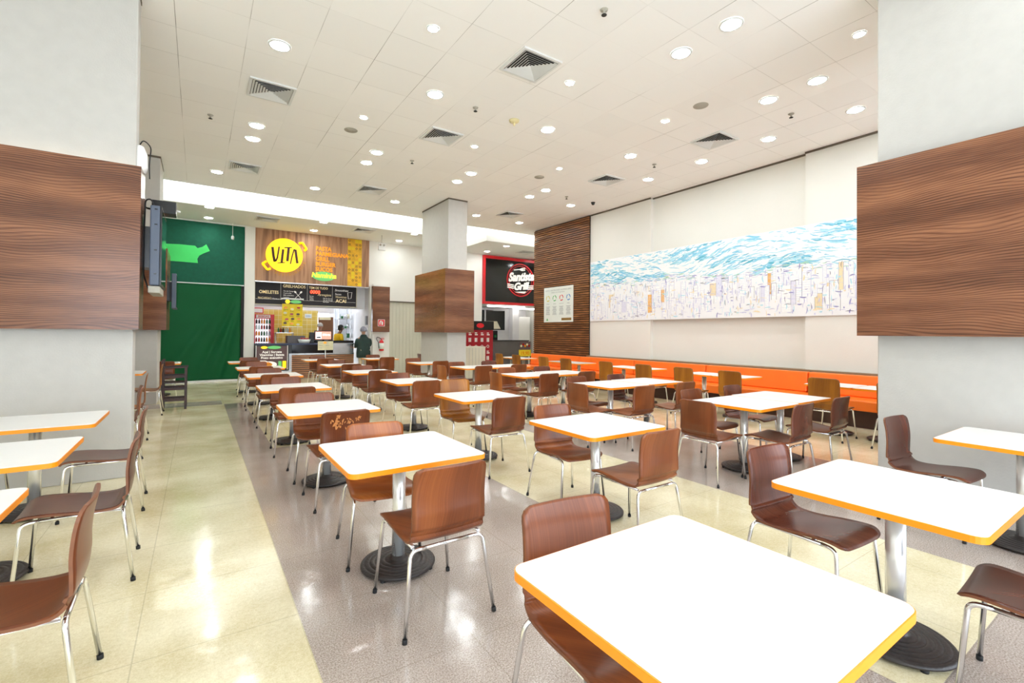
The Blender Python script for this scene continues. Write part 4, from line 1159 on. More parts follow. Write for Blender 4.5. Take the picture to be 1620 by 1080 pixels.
gm = thing('glass_display', 'low dark food display behind the counter left of the till', 'display', (2.70, 16.95, 0))
bm = bmesh.new(); box(bm, -0.25, 0.3, 0, 0.4, 0, 1.36, bevel=.01); finish('body', bm, 'counter_grey', gm)
rk = thing('metal_rack', 'open metal rack with small bottles behind the counter', 'rack', (2.42, 17.4, 0))
for x in (-.26, .26):
    for y in (-.12, .12):
        bm = bmesh.new(); tube(bm, [(x, y, 0), (x, y, 1.47)], .012, 8); finish('post', bm, 'brushed_steel', rk)
for z in (.5, 1.1, 1.45):
    bm = bmesh.new(); box(bm, -.27, .27, -.13, .13, z, z + .015); finish('shelf', bm, 'brushed_steel', rk)
for k in range(6):
    bottle(2.24 + k * .07, 17.36, 1.465, ['drink_green', 'drink_red', 'drink_dark', 'drink_clear', 'drink_clear', 'drink_orange'][k], 'small sauce bottle on the metal rack, number %s along' % ('one two three four five six'.split()[k]), 'sauce bottles on the rack')
for k in range(3): bottle(3.35 + .25 * k + (0.45 if k == 2 else 0), 17.0, 1.20, ['drink_clear', 'drink_clear', 'drink_clear'][k], 'clear bottle standing on the kitchen bench, %s' % ('left one', 'middle one', 'right one by the grey beanie')[k], 'clear bottles on the kitchen bench', 1.3)
bm = bmesh.new(); box(bm, 3.1, 4.6, 16.96, 17.2, 0, 1.20); box(bm, 3.1, 4.6, 16.96, 17.2, 1.196, 1.2); tag(finish('kitchen_bench', bm, 'counter_black'), 'dark kitchen bench behind the serving counter', 'bench')
ks = thing('kitchen_shelves', 'steel kitchen shelves crowded with pots at the back right', 'shelf', (4.78, 19.1, 0))
for x in (-.25, .2):
    for y in (-.3, .3):
        bm = bmesh.new(); tube(bm, [(x, y, 0), (x, y, 2.4)], .015, 8); finish('post', bm, 'brushed_steel', ks)
for z in (.8, 1.25, 1.62, 2.0):
    bm = bmesh.new(); box(bm, -.28, .25, -.33, .33, z, z + .02); finish('shelf', bm, 'brushed_steel', ks)
pt = random.Random(4)
for zi, z in enumerate((1.27, 1.64, 2.02)):
    for k in range(4):
        bm = bmesh.new(); r_ = pt.uniform(.045, .065); h_ = pt.uniform(.08, .2)
        lathe(bm, [(0, 0), (r_, 0), (r_ * 1.05, h_), (r_ * .95, h_), (r_ * .9, .01), (0, .01)], seg=14)
        o = finish('pot', bm, ['brushed_steel', 'stall_cream', 'drink_clear', 'drink_green'][(k + zi) % 4], None, (4.57 + k * .12, 18.9 + (k % 2) * .1, z))
        tag(o, 'small pot on the %s kitchen shelf, %s' % (('lower', 'middle', 'upper')[zi], ('leftmost', 'second', 'third', 'rightmost')[k]), 'pot', 'pots on the kitchen shelves')

# right stall wall items
bm = bmesh.new(); box(bm, 5.02, 5.058, 16.86, 17.05, 1.76, 2.08, bevel=.01); tag(finish('wall_dispenser', bm, 'counter_grey'), 'dark grey dispenser on the right inner wall of the middle shop', 'dispenser')
ap = thing('hanging_apron', 'white and blue cloth hanging on the inner wall behind the customer', 'apron', (5.02, 16.97, 1.0))
bm = bmesh.new(); box(bm, -.05, .03, -.15, .12, .25, .62, bevel=.02); finish('white_cloth', bm, 'shirt_white', ap)
bm = bmesh.new(); box(bm, -.05, .03, -.15, .12, .03, .25, bevel=.02); finish('blue_cloth', bm, 'denim_blue', ap)

# pier with small walnut box, extinguisher and fire sign
bm = bmesh.new(); box(bm, 5.12, 5.72, 16.45, 16.62, 0, 3.2); struct('wall_pier', bm, 'wall_paint')
wc = thing('pier_cladding', 'small narrow walnut box on the pier above the fire extinguisher', 'wood panel', (5.365, 16.37, 1.512))
bm = bmesh.new()
for a in ((-.305, .305, -.07, -.05), (-.305, -.285, -.05, .08), (.285, .305, -.05, .08)): box(bm, *a, 0, 1.60)
box(bm, -.285, .285, -.05, .08, 1.58, 1.60); box(bm, -.285, .285, -.05, .08, 0, .02)
finish('veneer_panel', bm, 'walnut_veneer', wc)
fs = thing('fire_sign', 'square red and white fire extinguisher sign on the small walnut box', 'sign', (5.37, 16.29, 1.71))
bm = bmesh.new(); box(bm, -.125, .125, 0, .006, 0, .24); finish('plate', bm, 'poster_white', fs)
bm = bmesh.new(); box(bm, -.11, .11, -.003, 0, .015, .225); rp = finish('red_field', bm, 'sign_red', fs)
bm = bmesh.new(); box(bm, .0, .06, -.006, -.003, .05, .17, mi=0); prism(bm, [(-.07, .16), (-.03, .20), (.02, .19), (-.02, .16), (-.035, .12), (-.045, .05), (-.07, .05)], -.006, -.003, 0); finish('pictogram', bm, 'poster_white', rp)
ex = thing('fire_extinguisher', 'fire extinguisher with white label hanging on the pier', 'fire extinguisher', (5.405, 16.36, 0.84))
bm = bmesh.new(); lathe(bm, [(0, 0), (.075, .005), (.08, .03), (.08, .30), (.06, .36), (.03, .385), (0, .385)], seg=20); finish('cylinder', bm, 'sign_red', ex)
bm = bmesh.new(); lathe(bm, [(.0815, .07), (.083, .07), (.083, .28), (.0815, .28)], seg=20); finish('label', bm, 'poster_white', ex)
bm = bmesh.new(); tube(bm, [(0, 0, .38), (0, 0, .42)], .02, 8); box(bm, -.02, .10, -.015, .015, .41, .43); box(bm, -.02, .09, -.015, .015, .445, .46); finish('valve', bm, 'sign_red', ex)
bm = bmesh.new(); tube(bm, bend([(0, 0, .41), (-.07, -.02, .46), (-.17, -.02, .50), (-.19, -.02, .40), (-.12, -.02, .33), (-.095, -.01, .1)], .06), .012, 8); finish('hose', bm, 'rubber', ex)
bm = bmesh.new(); box(bm, -.03, .03, .075, .09, .1, .3); finish('bracket', bm, 'rubber', ex)
em = thing('emergency_light', 'small white emergency light unit hanging from the soffit by the shop sign', 'light', (5.06, 15.4, HS))
bm = bmesh.new(); tube(bm, [(0, 0, 0), (0, 0, -.26)], .01, 8); finish('rod', bm, 'brushed_steel', em)
bm = bmesh.new(); box(bm, -.12, .12, -.04, .04, -.50, -.26, bevel=.01); finish('housing', bm, 'white_plastic', em)
for s in (-1, 1):
    bm = bmesh.new(); tube(bm, [(s * .06, -.04, -.33), (s * .06, -.06, -.33)], .035, 12); finish('lamp_head', bm, 'grey_grille', em)

# closed roller shutter between the shops
bm = bmesh.new(); box(bm, 5.76, 8.9, 16.66, 16.70, 0, 2.63)
for k in range(24): box(bm, 5.77 + k * .131, 5.775 + k * .131 + .006, 16.645, 16.66, 0, 2.62)
struct('door_2', bm, 'shutter_paint')
bm = bmesh.new(); box(bm, 5.76, 8.9, 16.60, 16.62, 2.60, 2.64); struct('trim_4', bm, 'shadow_gap')

# ------------------------------------------------------------------ right shop
s2 = thing('grill_sign', 'black illuminated shop sign with round red and white grill logo', 'sign', (11.5, 16.55, 2.70))
q2 = lambda x, z: (x - 11.5, z - 2.70)
bm = bmesh.new(); box(bm, -1.78, 2.1, -.03, .06, .10, 1.87); pnl = finish('panel', bm, 'black_gloss', s2)
bm = bmesh.new()
for a in ((-1.86, 2.15, -.07, .06, 0, .10), (-1.86, 2.15, -.07, .06, 1.87, 1.99), (-1.86, -1.78, -.07, .06, .10, 1.87)): box(bm, *a)
finish('red_frame', bm, 'sign_red', s2)
bm = bmesh.new()
def ring(bm, cx, cz, r0, r1, y0, y1, mi=0, a0=0, a1=360, n=48):
    for k in range(n):
        t0_ = math.radians(a0 + (a1 - a0) * k / n); t1_ = math.radians(a0 + (a1 - a0) * (k + 1) / n)
        prism(bm, [(cx + r0 * math.cos(t0_), cz + r0 * math.sin(t0_)), (cx + r1 * math.cos(t0_), cz + r1 * math.sin(t0_)), (cx + r1 * math.cos(t1_), cz + r1 * math.sin(t1_)), (cx + r0 * math.cos(t1_), cz + r0 * math.sin(t1_))], y0, y1, mi)
cx, cz = q2(11.48, 3.78)
ring(bm, cx, cz, .66, .71, -.05, -.03); ring(bm, cx, cz, .58, .605, -.05, -.03)
finish('red_rings', bm, 'sign_red', pnl)
bm = bmesh.new()
text_bm(bm, 'Santista', .50, org=(cx + .02, -.06, cz - .02), align='CENTER', depth=.02, bold=.045, shear=.25, sx=.85, uy=(-0.0, 0, 1), ux=(math.cos(.1), 0, math.sin(.1)))
text_bm(bm, 'Grill', .42, org=(cx, -.06, cz - .40), align='CENTER', depth=.02, bold=.045, shear=.25, ux=(math.cos(.1), 0, math.sin(.1)))
# fork above, knife below, side bars
prism(bm, [(cx - .36, cz + .39), (cx - .02, cz + .44), (cx - .02, cz + .48), (cx - .36, cz + .43)], -.06, -.04)
prism(bm, ellipse_poly(cx + .02, cz + .46, .07, .05, 14, .15), -.06, -.04)
for t_ in (-.05, 0, .05): prism(bm, [(cx + .04, cz + .46 + t_ - .014), (cx + .22, cz + .49 + t_ - .014), (cx + .22, cz + .49 + t_ + .014), (cx + .04, cz + .46 + t_ + .014)], -.06, -.04)
prism(bm, [(cx - .32, cz - .52), (cx - .02, cz - .49), (cx + .30, cz - .47), (cx + .20, cz - .56), (cx - .02, cz - .55)], -.06, -.04)
for s in (-1, 1):
    for k in range(3): prism(bm, [(cx + s * .36, cz - .25 - k * .07), (cx + s * .68, cz - .22 - k * .07), (cx + s * .68, cz - .18 - k * .07), (cx + s * .36, cz - .21 - k * .07)], -.06, -.04)
finish('white_lettering', bm, 'chalk_white', pnl, recalc=False)

bm = bmesh.new()
box(bm, 9.54, 9.64, 16.8, 19.6, 0, 2.9); box(bm, 9.64, 13.7, 19.2, 19.3, 0, 2.9); box(bm, 11.75, 12.1, 17.5, 17.8, 0, 2.7)
struct('wall_shop_right', bm, 'stall_white')
bm = bmesh.new(); box(bm, 9.64, 13.7, 16.8, 19.3, 2.70, 2.75); struct('ceiling_shop_right', bm, 'stall_white')
bm = bmesh.new(); box(bm, 10.3, 12.2, 17.2, 17.3, 2.64, 2.70); box(bm, 12.3, 13.5, 18.2, 18.3, 2.64, 2.70)
tag(finish('ceiling_tube_light', bm, 'room_light'), 'bright ceiling tubes inside the right shop', 'light')
for k, (x0, x1) in enumerate(((10.3, 11.25), (11.33, 12.4))):
    t = thing('window_hatch', 'dark glazed kitchen hatch in the right shop, %s one' % ('left', 'right')[k], 'window', ((x0 + x1) / 2, 19.14, 1.65), 0, 'kitchen hatches of the right shop')
    w = (x1 - x0) / 2
    bm = bmesh.new(); box(bm, -w, w, .02, .05, 0, .95); finish('dark_glass', bm, 'tv_screen', t)
    bm = bmesh.new()
    for a in ((-w - .04, -w, 0, .06, -.04, .99), (w, w + .04, 0, .06, -.04, .99), (-w, w, 0, .06, .95, .99), (-w, w, 0, .06, -.04, 0)): box(bm, *a)
    finish('frame', bm, 'stall_white', t)
ck = thing('grey_counter', 'grey panelled counter of the right shop below its sign', 'counter', (11.1, 16.9, 0))
bm = bmesh.new(); box(bm, -.9, 1.1, 0, .5, 0, 1.16); finish('body', bm, 'counter_grey', ck)
bm = bmesh.new(); box(bm, -.93, 1.13, -.03, .53, 1.16, 1.2); finish('top', bm, 'counter_black', ck)
ovn = thing('combi_oven', 'dark oven with a green display in the right shop kitchen', 'oven', (11.3, 18.6, 0))
bm = bmesh.new(); box(bm, -.35, .35, 0, .5, 0, 1.62, bevel=.01); finish('body', bm, 'tv_black', ovn)
bm = bmesh.new(); box(bm, .16, .28, -.01, 0, 1.30, 1.42); finish('display', bm, 'drink_green', ovn)
hd_ = thing('extractor_hood', 'slanted pale extractor hood above the dark oven', 'hood', (11.3, 18.5, 1.70))
bm = bmesh.new(); prism(bm, [(-.45, 0), (.45, 0), (.25, .35), (-.25, .35)], 0, .6); finish('canopy', bm, 'stall_cream', hd_)
fz = thing('white_freezer', 'tall white freezer cabinet at the back right of the right shop', 'fridge', (13.1, 18.55, 0))
bm = bmesh.new(); box(bm, -.38, .38, 0, .6, 0, 2.3, bevel=.015); finish('body', bm, 'white_plastic', fz)
bm = bmesh.new(); box(bm, -.34, -.31, -.04, 0, 1.0, 1.7); finish('handle', bm, 'brushed_steel', fz)
# promo boards before the counter
pr = thing('promo_board', 'small colourful offer board with a yellow strip before the right shop', 'sign', (11.35, 15.95, 0))
bm = bmesh.new(); box(bm, -.3, .3, 0, .03, .55, .82); finish('yellow_strip', bm, 'poster_yellow', pr)
bm = bmesh.new(); box(bm, -.27, .27, 0, .03, .82, 1.16); fp = finish('food_photo', bm, 'poster_brown', pr)
bm = bmesh.new()
for k in range(5): prism(bm, ellipse_poly(-.2 + k * .1, .98 + (k % 2) * .06, .05, .05, 10), -.004, 0, k % 3)
finish('pictures', bm, ['poster_cream', 'drink_red', 'drink_orange'], fp)
bm = bmesh.new(); text_bm(bm, '19,90', .2, org=(-.24, -.004, .61), bold=.03); y_ = finish('price', bm, 'drink_orange', pr, recalc=False)
bm = bmesh.new(); box(bm, -.3, -.27, .0, .03, 0, .55); box(bm, .27, .3, 0, .03, 0, .55); box(bm, -.3, .3, -.15, .15, 0, .02); finish('stand', bm, 'rubber', pr)

rc = thing('display_case', 'red promotional display case with black top, behind the middle column', 'display', (8.83, 15.35, 0))
bm = bmesh.new(); box(bm, -.58, .58, 0, .6, 0, 1.62, bevel=.01); bd = finish('body', bm, 'deep_red', rc)
bm = bmesh.new(); box(bm, -.6, .6, -.02, .62, 1.62, 1.95, bevel=.01); tp = finish('black_header', bm, 'black_gloss', rc)
bm = bmesh.new(); prism(bm, ellipse_poly(0, 1.785, .16, .09), -.03, -.02); finish('logo_oval', bm, 'sign_red', tp)
bm = bmesh.new()
for i in range(4):
    for j in range(6):
        x = -.48 + i * .26; z = .25 + j * .23
        k = (i * 3 + j) % 3
        if k == 0: ring(bm, x + .05, z + .06, .04, .055, -.006, 0, 0, n=10)
        elif k == 1: box(bm, x, x + .04, -.006, 0, z, z + .15); box(bm, x + .06, x + .10, -.006, 0, z, z + .15)
        else: box(bm, x, x + .12, -.006, 0, z + .02, z + .06); box(bm, x, x + .09, -.006, 0, z + .09, z + .12)
finish('white_print', bm, 'poster_white', bd)
pd = thing('waste_station', 'cream timber tray cabinet standing right of the middle column', 'cabinet', (7.50, 13.3, 0))
bm = bmesh.new(); box(bm, -.36, .36, 0, .5, 0.04, 1.03, bevel=.004); cb_ = finish('cabinet', bm, 'podium_cream', pd)
bm = bmesh.new()
for k in range(1, 6): box(bm, -.36 + k * .12 - .003, -.36 + k * .12 + .003, -.003, 0, .05, 1.02)
finish('board_joints', bm, 'text_grey', cb_)
bm = bmesh.new(); box(bm, -.37, .37, -.01, .51, 1.03, 1.06); finish('top', bm, 'podium_cream', pd)
bm = bmesh.new(); box(bm, -.34, .34, .03, .47, 0, .04); finish('plinth', bm, 'rubber', pd)

# ------------------------------------------------------------------ televisions
tv = thing('television', 'large grey wall television mounted edge-on beside the near walnut box', 'television', (-0.38, 6.55, 2.40))
bm = bmesh.new(); box(bm, -.05, .035, -.38, .42, -.42, .42, bevel=.012); finish('housing', bm, 'tv_grey', tv)
bm = bmesh.new(); box(bm, .035, .05, -.38, .42, -.42, .42, bevel=.004); bz_ = finish('bezel', bm, 'tv_black', tv)
bm = bmesh.new(); box(bm, .05, .052, -.35, .39, -.39, .39); finish('screen', bm, 'tv_screen', bz_)
bm = bmesh.new(); box(bm, -.12, -.05, -.2, .1, -.22, .22); finish('wall_mount', bm, 'tv_black', tv)
bm = bmesh.new()
for z in (-.3, -.05, .22, .38): box(bm, -.012, .012, -.383, -.378, z - .006, z + .006)
finish('slots', bm, 'tv_black', tv)
bm = bmesh.new(); box(bm, -.06, .04, -.36, .3, -.50, -.425, bevel=.01); sb_ = finish('speaker_box', bm, 'grey_grille', tv)
bm = bmesh.new(); tube(bm, bend([(-.02, -.3, .43), (-.05, -.3, .50), (-.10, -.25, .49), (-.11, -.2, .2), (-.11, -.2, -.3), (-.06, -.34, -.45)], .05), .008, 6); finish('cable', bm, 'rubber', tv)
sbx = thing('media_box', 'black box bracketed out above the near television', 'box', (-0.34, 7.2, 3.0))
bm = bmesh.new(); box(bm, -.14, .10, -.12, .12, -.07, .08, bevel=.008); finish('case', bm, 'tv_black', sbx)
bm = bmesh.new(); tube(bm, [(.1, 0, 0), (.14, 0, -.01)], .012, 8); finish('socket', bm, 'white_plastic', sbx)
bm = bmesh.new(); tube(bm, bend([(-.1, 0, -.02), (-.2, -.05, -.02), (-.21, -.71, -.02)], .04), .012, 6); finish('bracket_arm', bm, 'tv_black', sbx)
wf = thing('white_glow_form', 'rounded white body with a cable, standing in for a glow above the near television', 'light', (-0.54, 6.33, 3.176))  # solid white shape put in for the white glow above the panel box
bm = bmesh.new(); lathe(bm, [(0, 0), (.06, .0), (.075, .06), (.07, .2), (.04, .28), (0, .30)], seg=16); finish('glow_body', bm, 'white_plastic', wf)
bm = bmesh.new(); tube(bm, bend([(0, 0, .29), (.03, 0, .36), (.10, 0, .30), (.085, 0, .1), (.09, 0, -.05)], .05), .006, 6); finish('cable', bm, 'rubber', wf)
tv2 = thing('television', 'small distant television mounted edge-on beside the far left column', 'television', (-0.43, 12.3, 2.32))
bm = bmesh.new(); box(bm, -.03, .05, -.4, .4, -.36, .36, bevel=.012); finish('housing', bm, 'tv_grey', tv2)
bm = bmesh.new(); box(bm, .05, .056, -.37, .37, -.33, .33); finish('screen', bm, 'tv_screen', tv2)
bm = bmesh.new(); box(bm, -.105, -.03, -.2, .2, -.2, .2); finish('wall_mount', bm, 'tv_black', tv2)

# ------------------------------------------------------------------ ceiling fittings
def make_down(name, label, group, r, loc):
    t = thing(name, label, 'light', loc, 0, group)
    bm = bmesh.new(); lathe(bm, [(r, 0.0), (r, -0.012), (r * 1.22, -0.010), (r * 1.25, 0.0)], seg=32); finish('trim_ring', bm, 'vent_white', t)
    bm = bmesh.new(); lathe(bm, [(0, -0.006), (r, -0.006), (r, -0.002), (0, -0.002)], seg=32, smooth=False); finish('lens', bm, 'lamp_lens', t)
    return t
Zc = H - 0.0005
xs = {0.80: 'above the row beside the pale aisle', 2.90: 'above the second table row', 5.03: 'above the joined tables', 7.13: 'above the walkway before the bench', 8.55: 'nearest the mural wall'}
rows = {0.35: 'in the row over the camera', 3.05: 'nearer of the front two rows', 3.72: 'farther of the front two rows', 6.45: 'in the single middle row',
        9.20: 'nearer of the rear two rows', 9.88: 'farther of the rear two rows'}
dl = []
for x, lx in xs.items():
    for y, ly in rows.items():
        if x == 8.55: continue
        dl.append((x, y, 'large downlight %s, %s' % (lx, ly)))
for y, l in ((0.4, 'over the camera end'), (1.76, 'first from the camera'), (3.11, 'second from the camera'), (4.46, 'third from the camera'), (5.82, 'fourth from the camera'), (7.2, 'fifth from the camera'), (9.89, 'sixth from the camera'), (12.4, 'last before the soffit')):
    dl.append((8.55, y, 'large downlight in the line nearest the mural wall, %s' % l))
for x, l in ((.31, 'leftmost'), (2.37, 'second from left'), (4.42, 'third from left, beside the middle column'), (6.96, 'just right of the middle column')):
    dl.append((x, 12.39, 'large downlight in the last row before the cove, %s' % l))
d0 = None
for x, y, l in dl:
    if d0 is None: d0 = make_down('downlight', l, 'large downlights in the main ceiling', .105, (x, y, Zc))
    else: dup(d0, (x, y, Zc), 0, l)
s0 = None
for x, lx in ((2.24, 'left'), (4.34, 'middle'), (6.43, 'right')):
    for y, ly in ((2.3, 'nearest'), (5.06, 'middle'), (7.82, 'farthest')):
        l = 'small ceiling spotlight in the %s line, %s of three' % (lx, ly)
        if s0 is None: s0 = make_down('spotlight', l, 'small spotlights in the main ceiling', .058, (x, y, Zc))
        else: dup(s0, (x, y, Zc), 0, l)
f0 = None
for x, lx in ((.21, 'before the green board'), (3.03, 'before the VITA sign'), (5.85, 'left of the middle column'), (9.45, 'before the black grill sign'), (12.3, 'beyond the slatted wall')):
    for y, ly in ((14.53, 'front one'), (15.93, 'rear one')):
        if f0 is None: f0 = make_down('soffit_downlight', 'round downlight in the lowered soffit %s, %s' % (lx, ly), 'downlights in the lowered soffit', .10, (x, y, HS - .0005))
        else: dup(f0, (x, y, HS - .0005), 0, 'round downlight in the lowered soffit %s, %s' % (lx, ly))
def make_vent(label, loc, group):
    t = thing('air_diffuser', label, 'air vent', loc, 0, group)
    a = 0.30
    bm = bmesh.new()
    for q in ((-a, a, -a, -a + .035), (-a, a, a - .035, a), (-a, -a + .035, -a + .035, a - .035), (a - .035, a, -a + .035, a - .035)): box(bm, *q, -0.022, 0.0)
    finish('frame', bm, 'vent_white', t)
    bm = bmesh.new(); box(bm, -a + .03, a - .03, -a + .03, a - .03, -0.003, -0.0006); finish('dark_plenum', bm, 'dark_gap', t)
    bm = bmesh.new()
    for k in range(7):
        ro = a - .042 - k * .036; ri = ro - .030
        zo, zi = -0.024, -0.0045
        o = [(-ro, -ro), (ro, -ro), (ro, ro), (-ro, ro)]; i = [(-max(ri, .003), -max(ri, .003)), (max(ri, .003), -max(ri, .003)), (max(ri, .003), max(ri, .003)), (-max(ri, .003), max(ri, .003))]
        O_ = [bm.verts.new((x, y, zo)) for x, y in o]; I_ = [bm.verts.new((x, y, zi)) for x, y in i]
        O2 = [bm.verts.new((x, y, zo + .0015)) for x, y in o]; I2 = [bm.verts.new((x, y, zi + .0015)) for x, y in i]
        for j in range(4):
            bm.faces.new((O_[j], O_[(j + 1) % 4], I_[(j + 1) % 4], I_[j])); bm.faces.new((O2[j], I2[j], I2[(j + 1) % 4], O2[(j + 1) % 4]))
            bm.faces.new((O_[j], O2[j], O2[(j + 1) % 4], O_[(j + 1) % 4])); bm.faces.new((I_[j], I_[(j + 1) % 4], I2[(j + 1) % 4], I2[j]))
    finish('louvres', bm, 'vent_white', t, recalc=False)
    return t
vs_ = [(3.62, 5.02, Zc, 'biggest looking, near the top centre of the picture'), (.86, 7.75, Zc, 'at the upper left, left of the first downlights'), (3.62, 7.76, Zc, 'behind the biggest one, over the second table row'),
       (7.80, 5.05, Zc, 'at the upper right before the mural'), (7.80, 7.78, Zc, 'middle right, above the left end of the mural'), (.80, 11.7, Zc, 'far left near the bright cove'), (3.56, 11.7, Zc, 'far middle near the bright cove'),
       (7.72, 11.7, Zc, 'far right beside the slatted wall top'), (1.62, 15.1, HS - .0005, 'in the lowered soffit before the green board'), (4.33, 14.95, HS - .0005, 'in the lowered soffit before the VITA sign'), (10.8, 15.2, HS - .0005, 'in the lowered soffit before the grill sign')]
v0 = None
for x, y, z, l in vs_:
    if v0 is None: v0 = make_vent('square white ceiling air diffuser, ' + l, (x, y, z), 'square air diffusers')
    else: dup(v0, (x, y, z), 0, 'square white ceiling air diffuser, ' + l)
p0 = None
for x, y, l in ((.127, 9.19, 'leftmost, beside the near left column top'), (3.6, 6.465, 'right of the large middle downlights'), (3.647, 9.22, 'in the rear middle of the ceiling'), (3.66, 3.70, 'at the very top of the picture'), (7.875, 3.75, 'at the upper right among downlights'),
                (7.9, 6.49, 'right side above the mural'), (7.92, 9.33, 'right side near the slatted wall'), (5.6, 12.4, 'near the middle column top')):
    lab = 'small ceiling sprinkler head, ' + l
    if p0 is None:
        p0 = thing('sprinkler', lab, 'sprinkler', (x, y, Zc), 0, 'sprinkler heads')
        bm = bmesh.new(); lathe(bm, [(0, 0), (.045, 0), (.04, -.01), (.014, -.014), (.014, -.045), (0, -.045)], seg=14); finish('body', bm, 'grey_grille', p0)
        bm = bmesh.new(); lathe(bm, [(0, -.062), (.03, -.062), (.03, -.058), (.006, -.056), (.006, -.045), (0, -.045)], seg=14); finish('deflector', bm, 'dark_gap', p0)
    else: dup(p0, (x, y, Zc), 0, lab)
c0 = None
for x, y, l in ((2.2, 8.45, 'left one'), (6.45, 4.41, 'right one, before the mural'), (6.42, 8.52, 'rear right one'), (2.2, 4.0, 'partly out of the top edge')):
    lab = 'round beige ceiling loudspeaker grille, ' + l
    if c0 is None:
        c0 = thing('ceiling_speaker', lab, 'speaker', (x, y, Zc), 0, 'ceiling loudspeakers')
        bm = bmesh.new(); lathe(bm, [(.1, 0), (.1, -.006), (.112, -.004), (.114, 0)], seg=28); finish('rim', bm, 'grey_grille', c0)
        bm = bmesh.new(); lathe(bm, [(0, -.006), (.1, -.004), (.1, -.001), (0, -.001)], seg=28); finish('grille', bm, 'grey_grille', c0)
    else: dup(c0, (x, y, Zc), 0, lab)
sm = thing('smoke_detector', 'cream smoke detector on the ceiling near the middle', 'smoke detector', (4.35, 6.48, Zc))
bm = bmesh.new(); lathe(bm, [(0, 0), (.085, 0), (.08, -.025), (.03, -.04), (0, -.04)], seg=22); finish('base', bm, 'cream_plastic', sm)
bm = bmesh.new(); lathe(bm, [(0, -.04), (.022, -.04), (.016, -.09), (0, -.095)], seg=14); finish('probe', bm, 'cream_plastic', sm)
dc = thing('security_camera', 'small black dome camera on the ceiling left of the slatted wall corner', 'camera', (8.85, 9.32, Zc))
bm = bmesh.new(); lathe(bm, [(0, 0), (.06, 0), (.055, -.02), (0, -.02)], seg=18); finish('base', bm, 'tv_black', dc)
bm = bmesh.new(); lathe(bm, [(.045, -.02), (.043, -.05), (.025, -.07), (0, -.075)], seg=18); finish('dome', bm, 'black_gloss', dc)

# hidden cove strips lighting the raised ceiling
for i, (x0, x1, y) in enumerate(((-2.9, .4, 14.62), (.5, 3.7, 14.62), (3.8, 6.9, 14.62), (8.45, 11.0, 14.25), (11.1, 13.6, 14.25))):
    bm = bmesh.new(); box(bm, x0, x1, y, y + .05, HS + .081, HS + .13)
    tag(finish('cove_strip_light', bm, 'cove_light'), 'light strip lying in the cove above the lowered soffit, %s' % ('far left', 'left', 'middle', 'right of the column', 'far right')[i], 'light', 'cove light strips')

# ------------------------------------------------------------------ people
def skin(name, verts, edges, m, parent, sub=2, root=0):
    me = bpy.data.meshes.new(name); me.from_pydata([v[0] for v in verts], edges, [])
    ob = bpy.data.objects.new(name, me); COL.objects.link(ob)
    ob.modifiers.new('skin', 'SKIN')
    for i, v in enumerate(verts):
        r = v[1]; me.skin_vertices[0].data[i].radius = r if isinstance(r, tuple) else (r, r)
    me.skin_vertices[0].data[root].use_root = True
    sb = ob.modifiers.new('sub', 'SUBSURF'); sb.levels = sub; sb.render_levels = sub
    dg = bpy.context.evaluated_depsgraph_get(); dg.update()
    m2 = bpy.data.meshes.new_from_object(ob.evaluated_get(dg)); m2.name = name
    bpy.data.objects.remove(ob)
    for p in m2.polygons: p.use_smooth = True
    m2.materials.clear(); m2.materials.append(MAT[m])
    o = bpy.data.objects.new(name, m2); COL.objects.link(o); o.parent = parent
    return o
def ell(bm, c, r, seg=16, rings=10, mi=0, zmin=None):
    prof = []
    for k in range(rings + 1):
        a = -math.pi / 2 + math.pi * k / rings; prof.append((math.cos(a), math.sin(a)))
    R = []
    for cr, s in prof:
        if zmin is not None and s < zmin: continue
        R.append([bm.verts.new((c[0] + r[0] * cr * math.cos(2 * math.pi * k / seg), c[1] + r[1] * cr * math.sin(2 * math.pi * k / seg), c[2] + r[2] * s)) for k in range(seg)])
    for a, b in zip(R, R[1:]):
        for k in range(seg):
            f = bm.faces.new((a[k], a[(k + 1) % seg], b[(k + 1) % seg], b[k])); f.smooth = True; f.material_index = mi
    return R
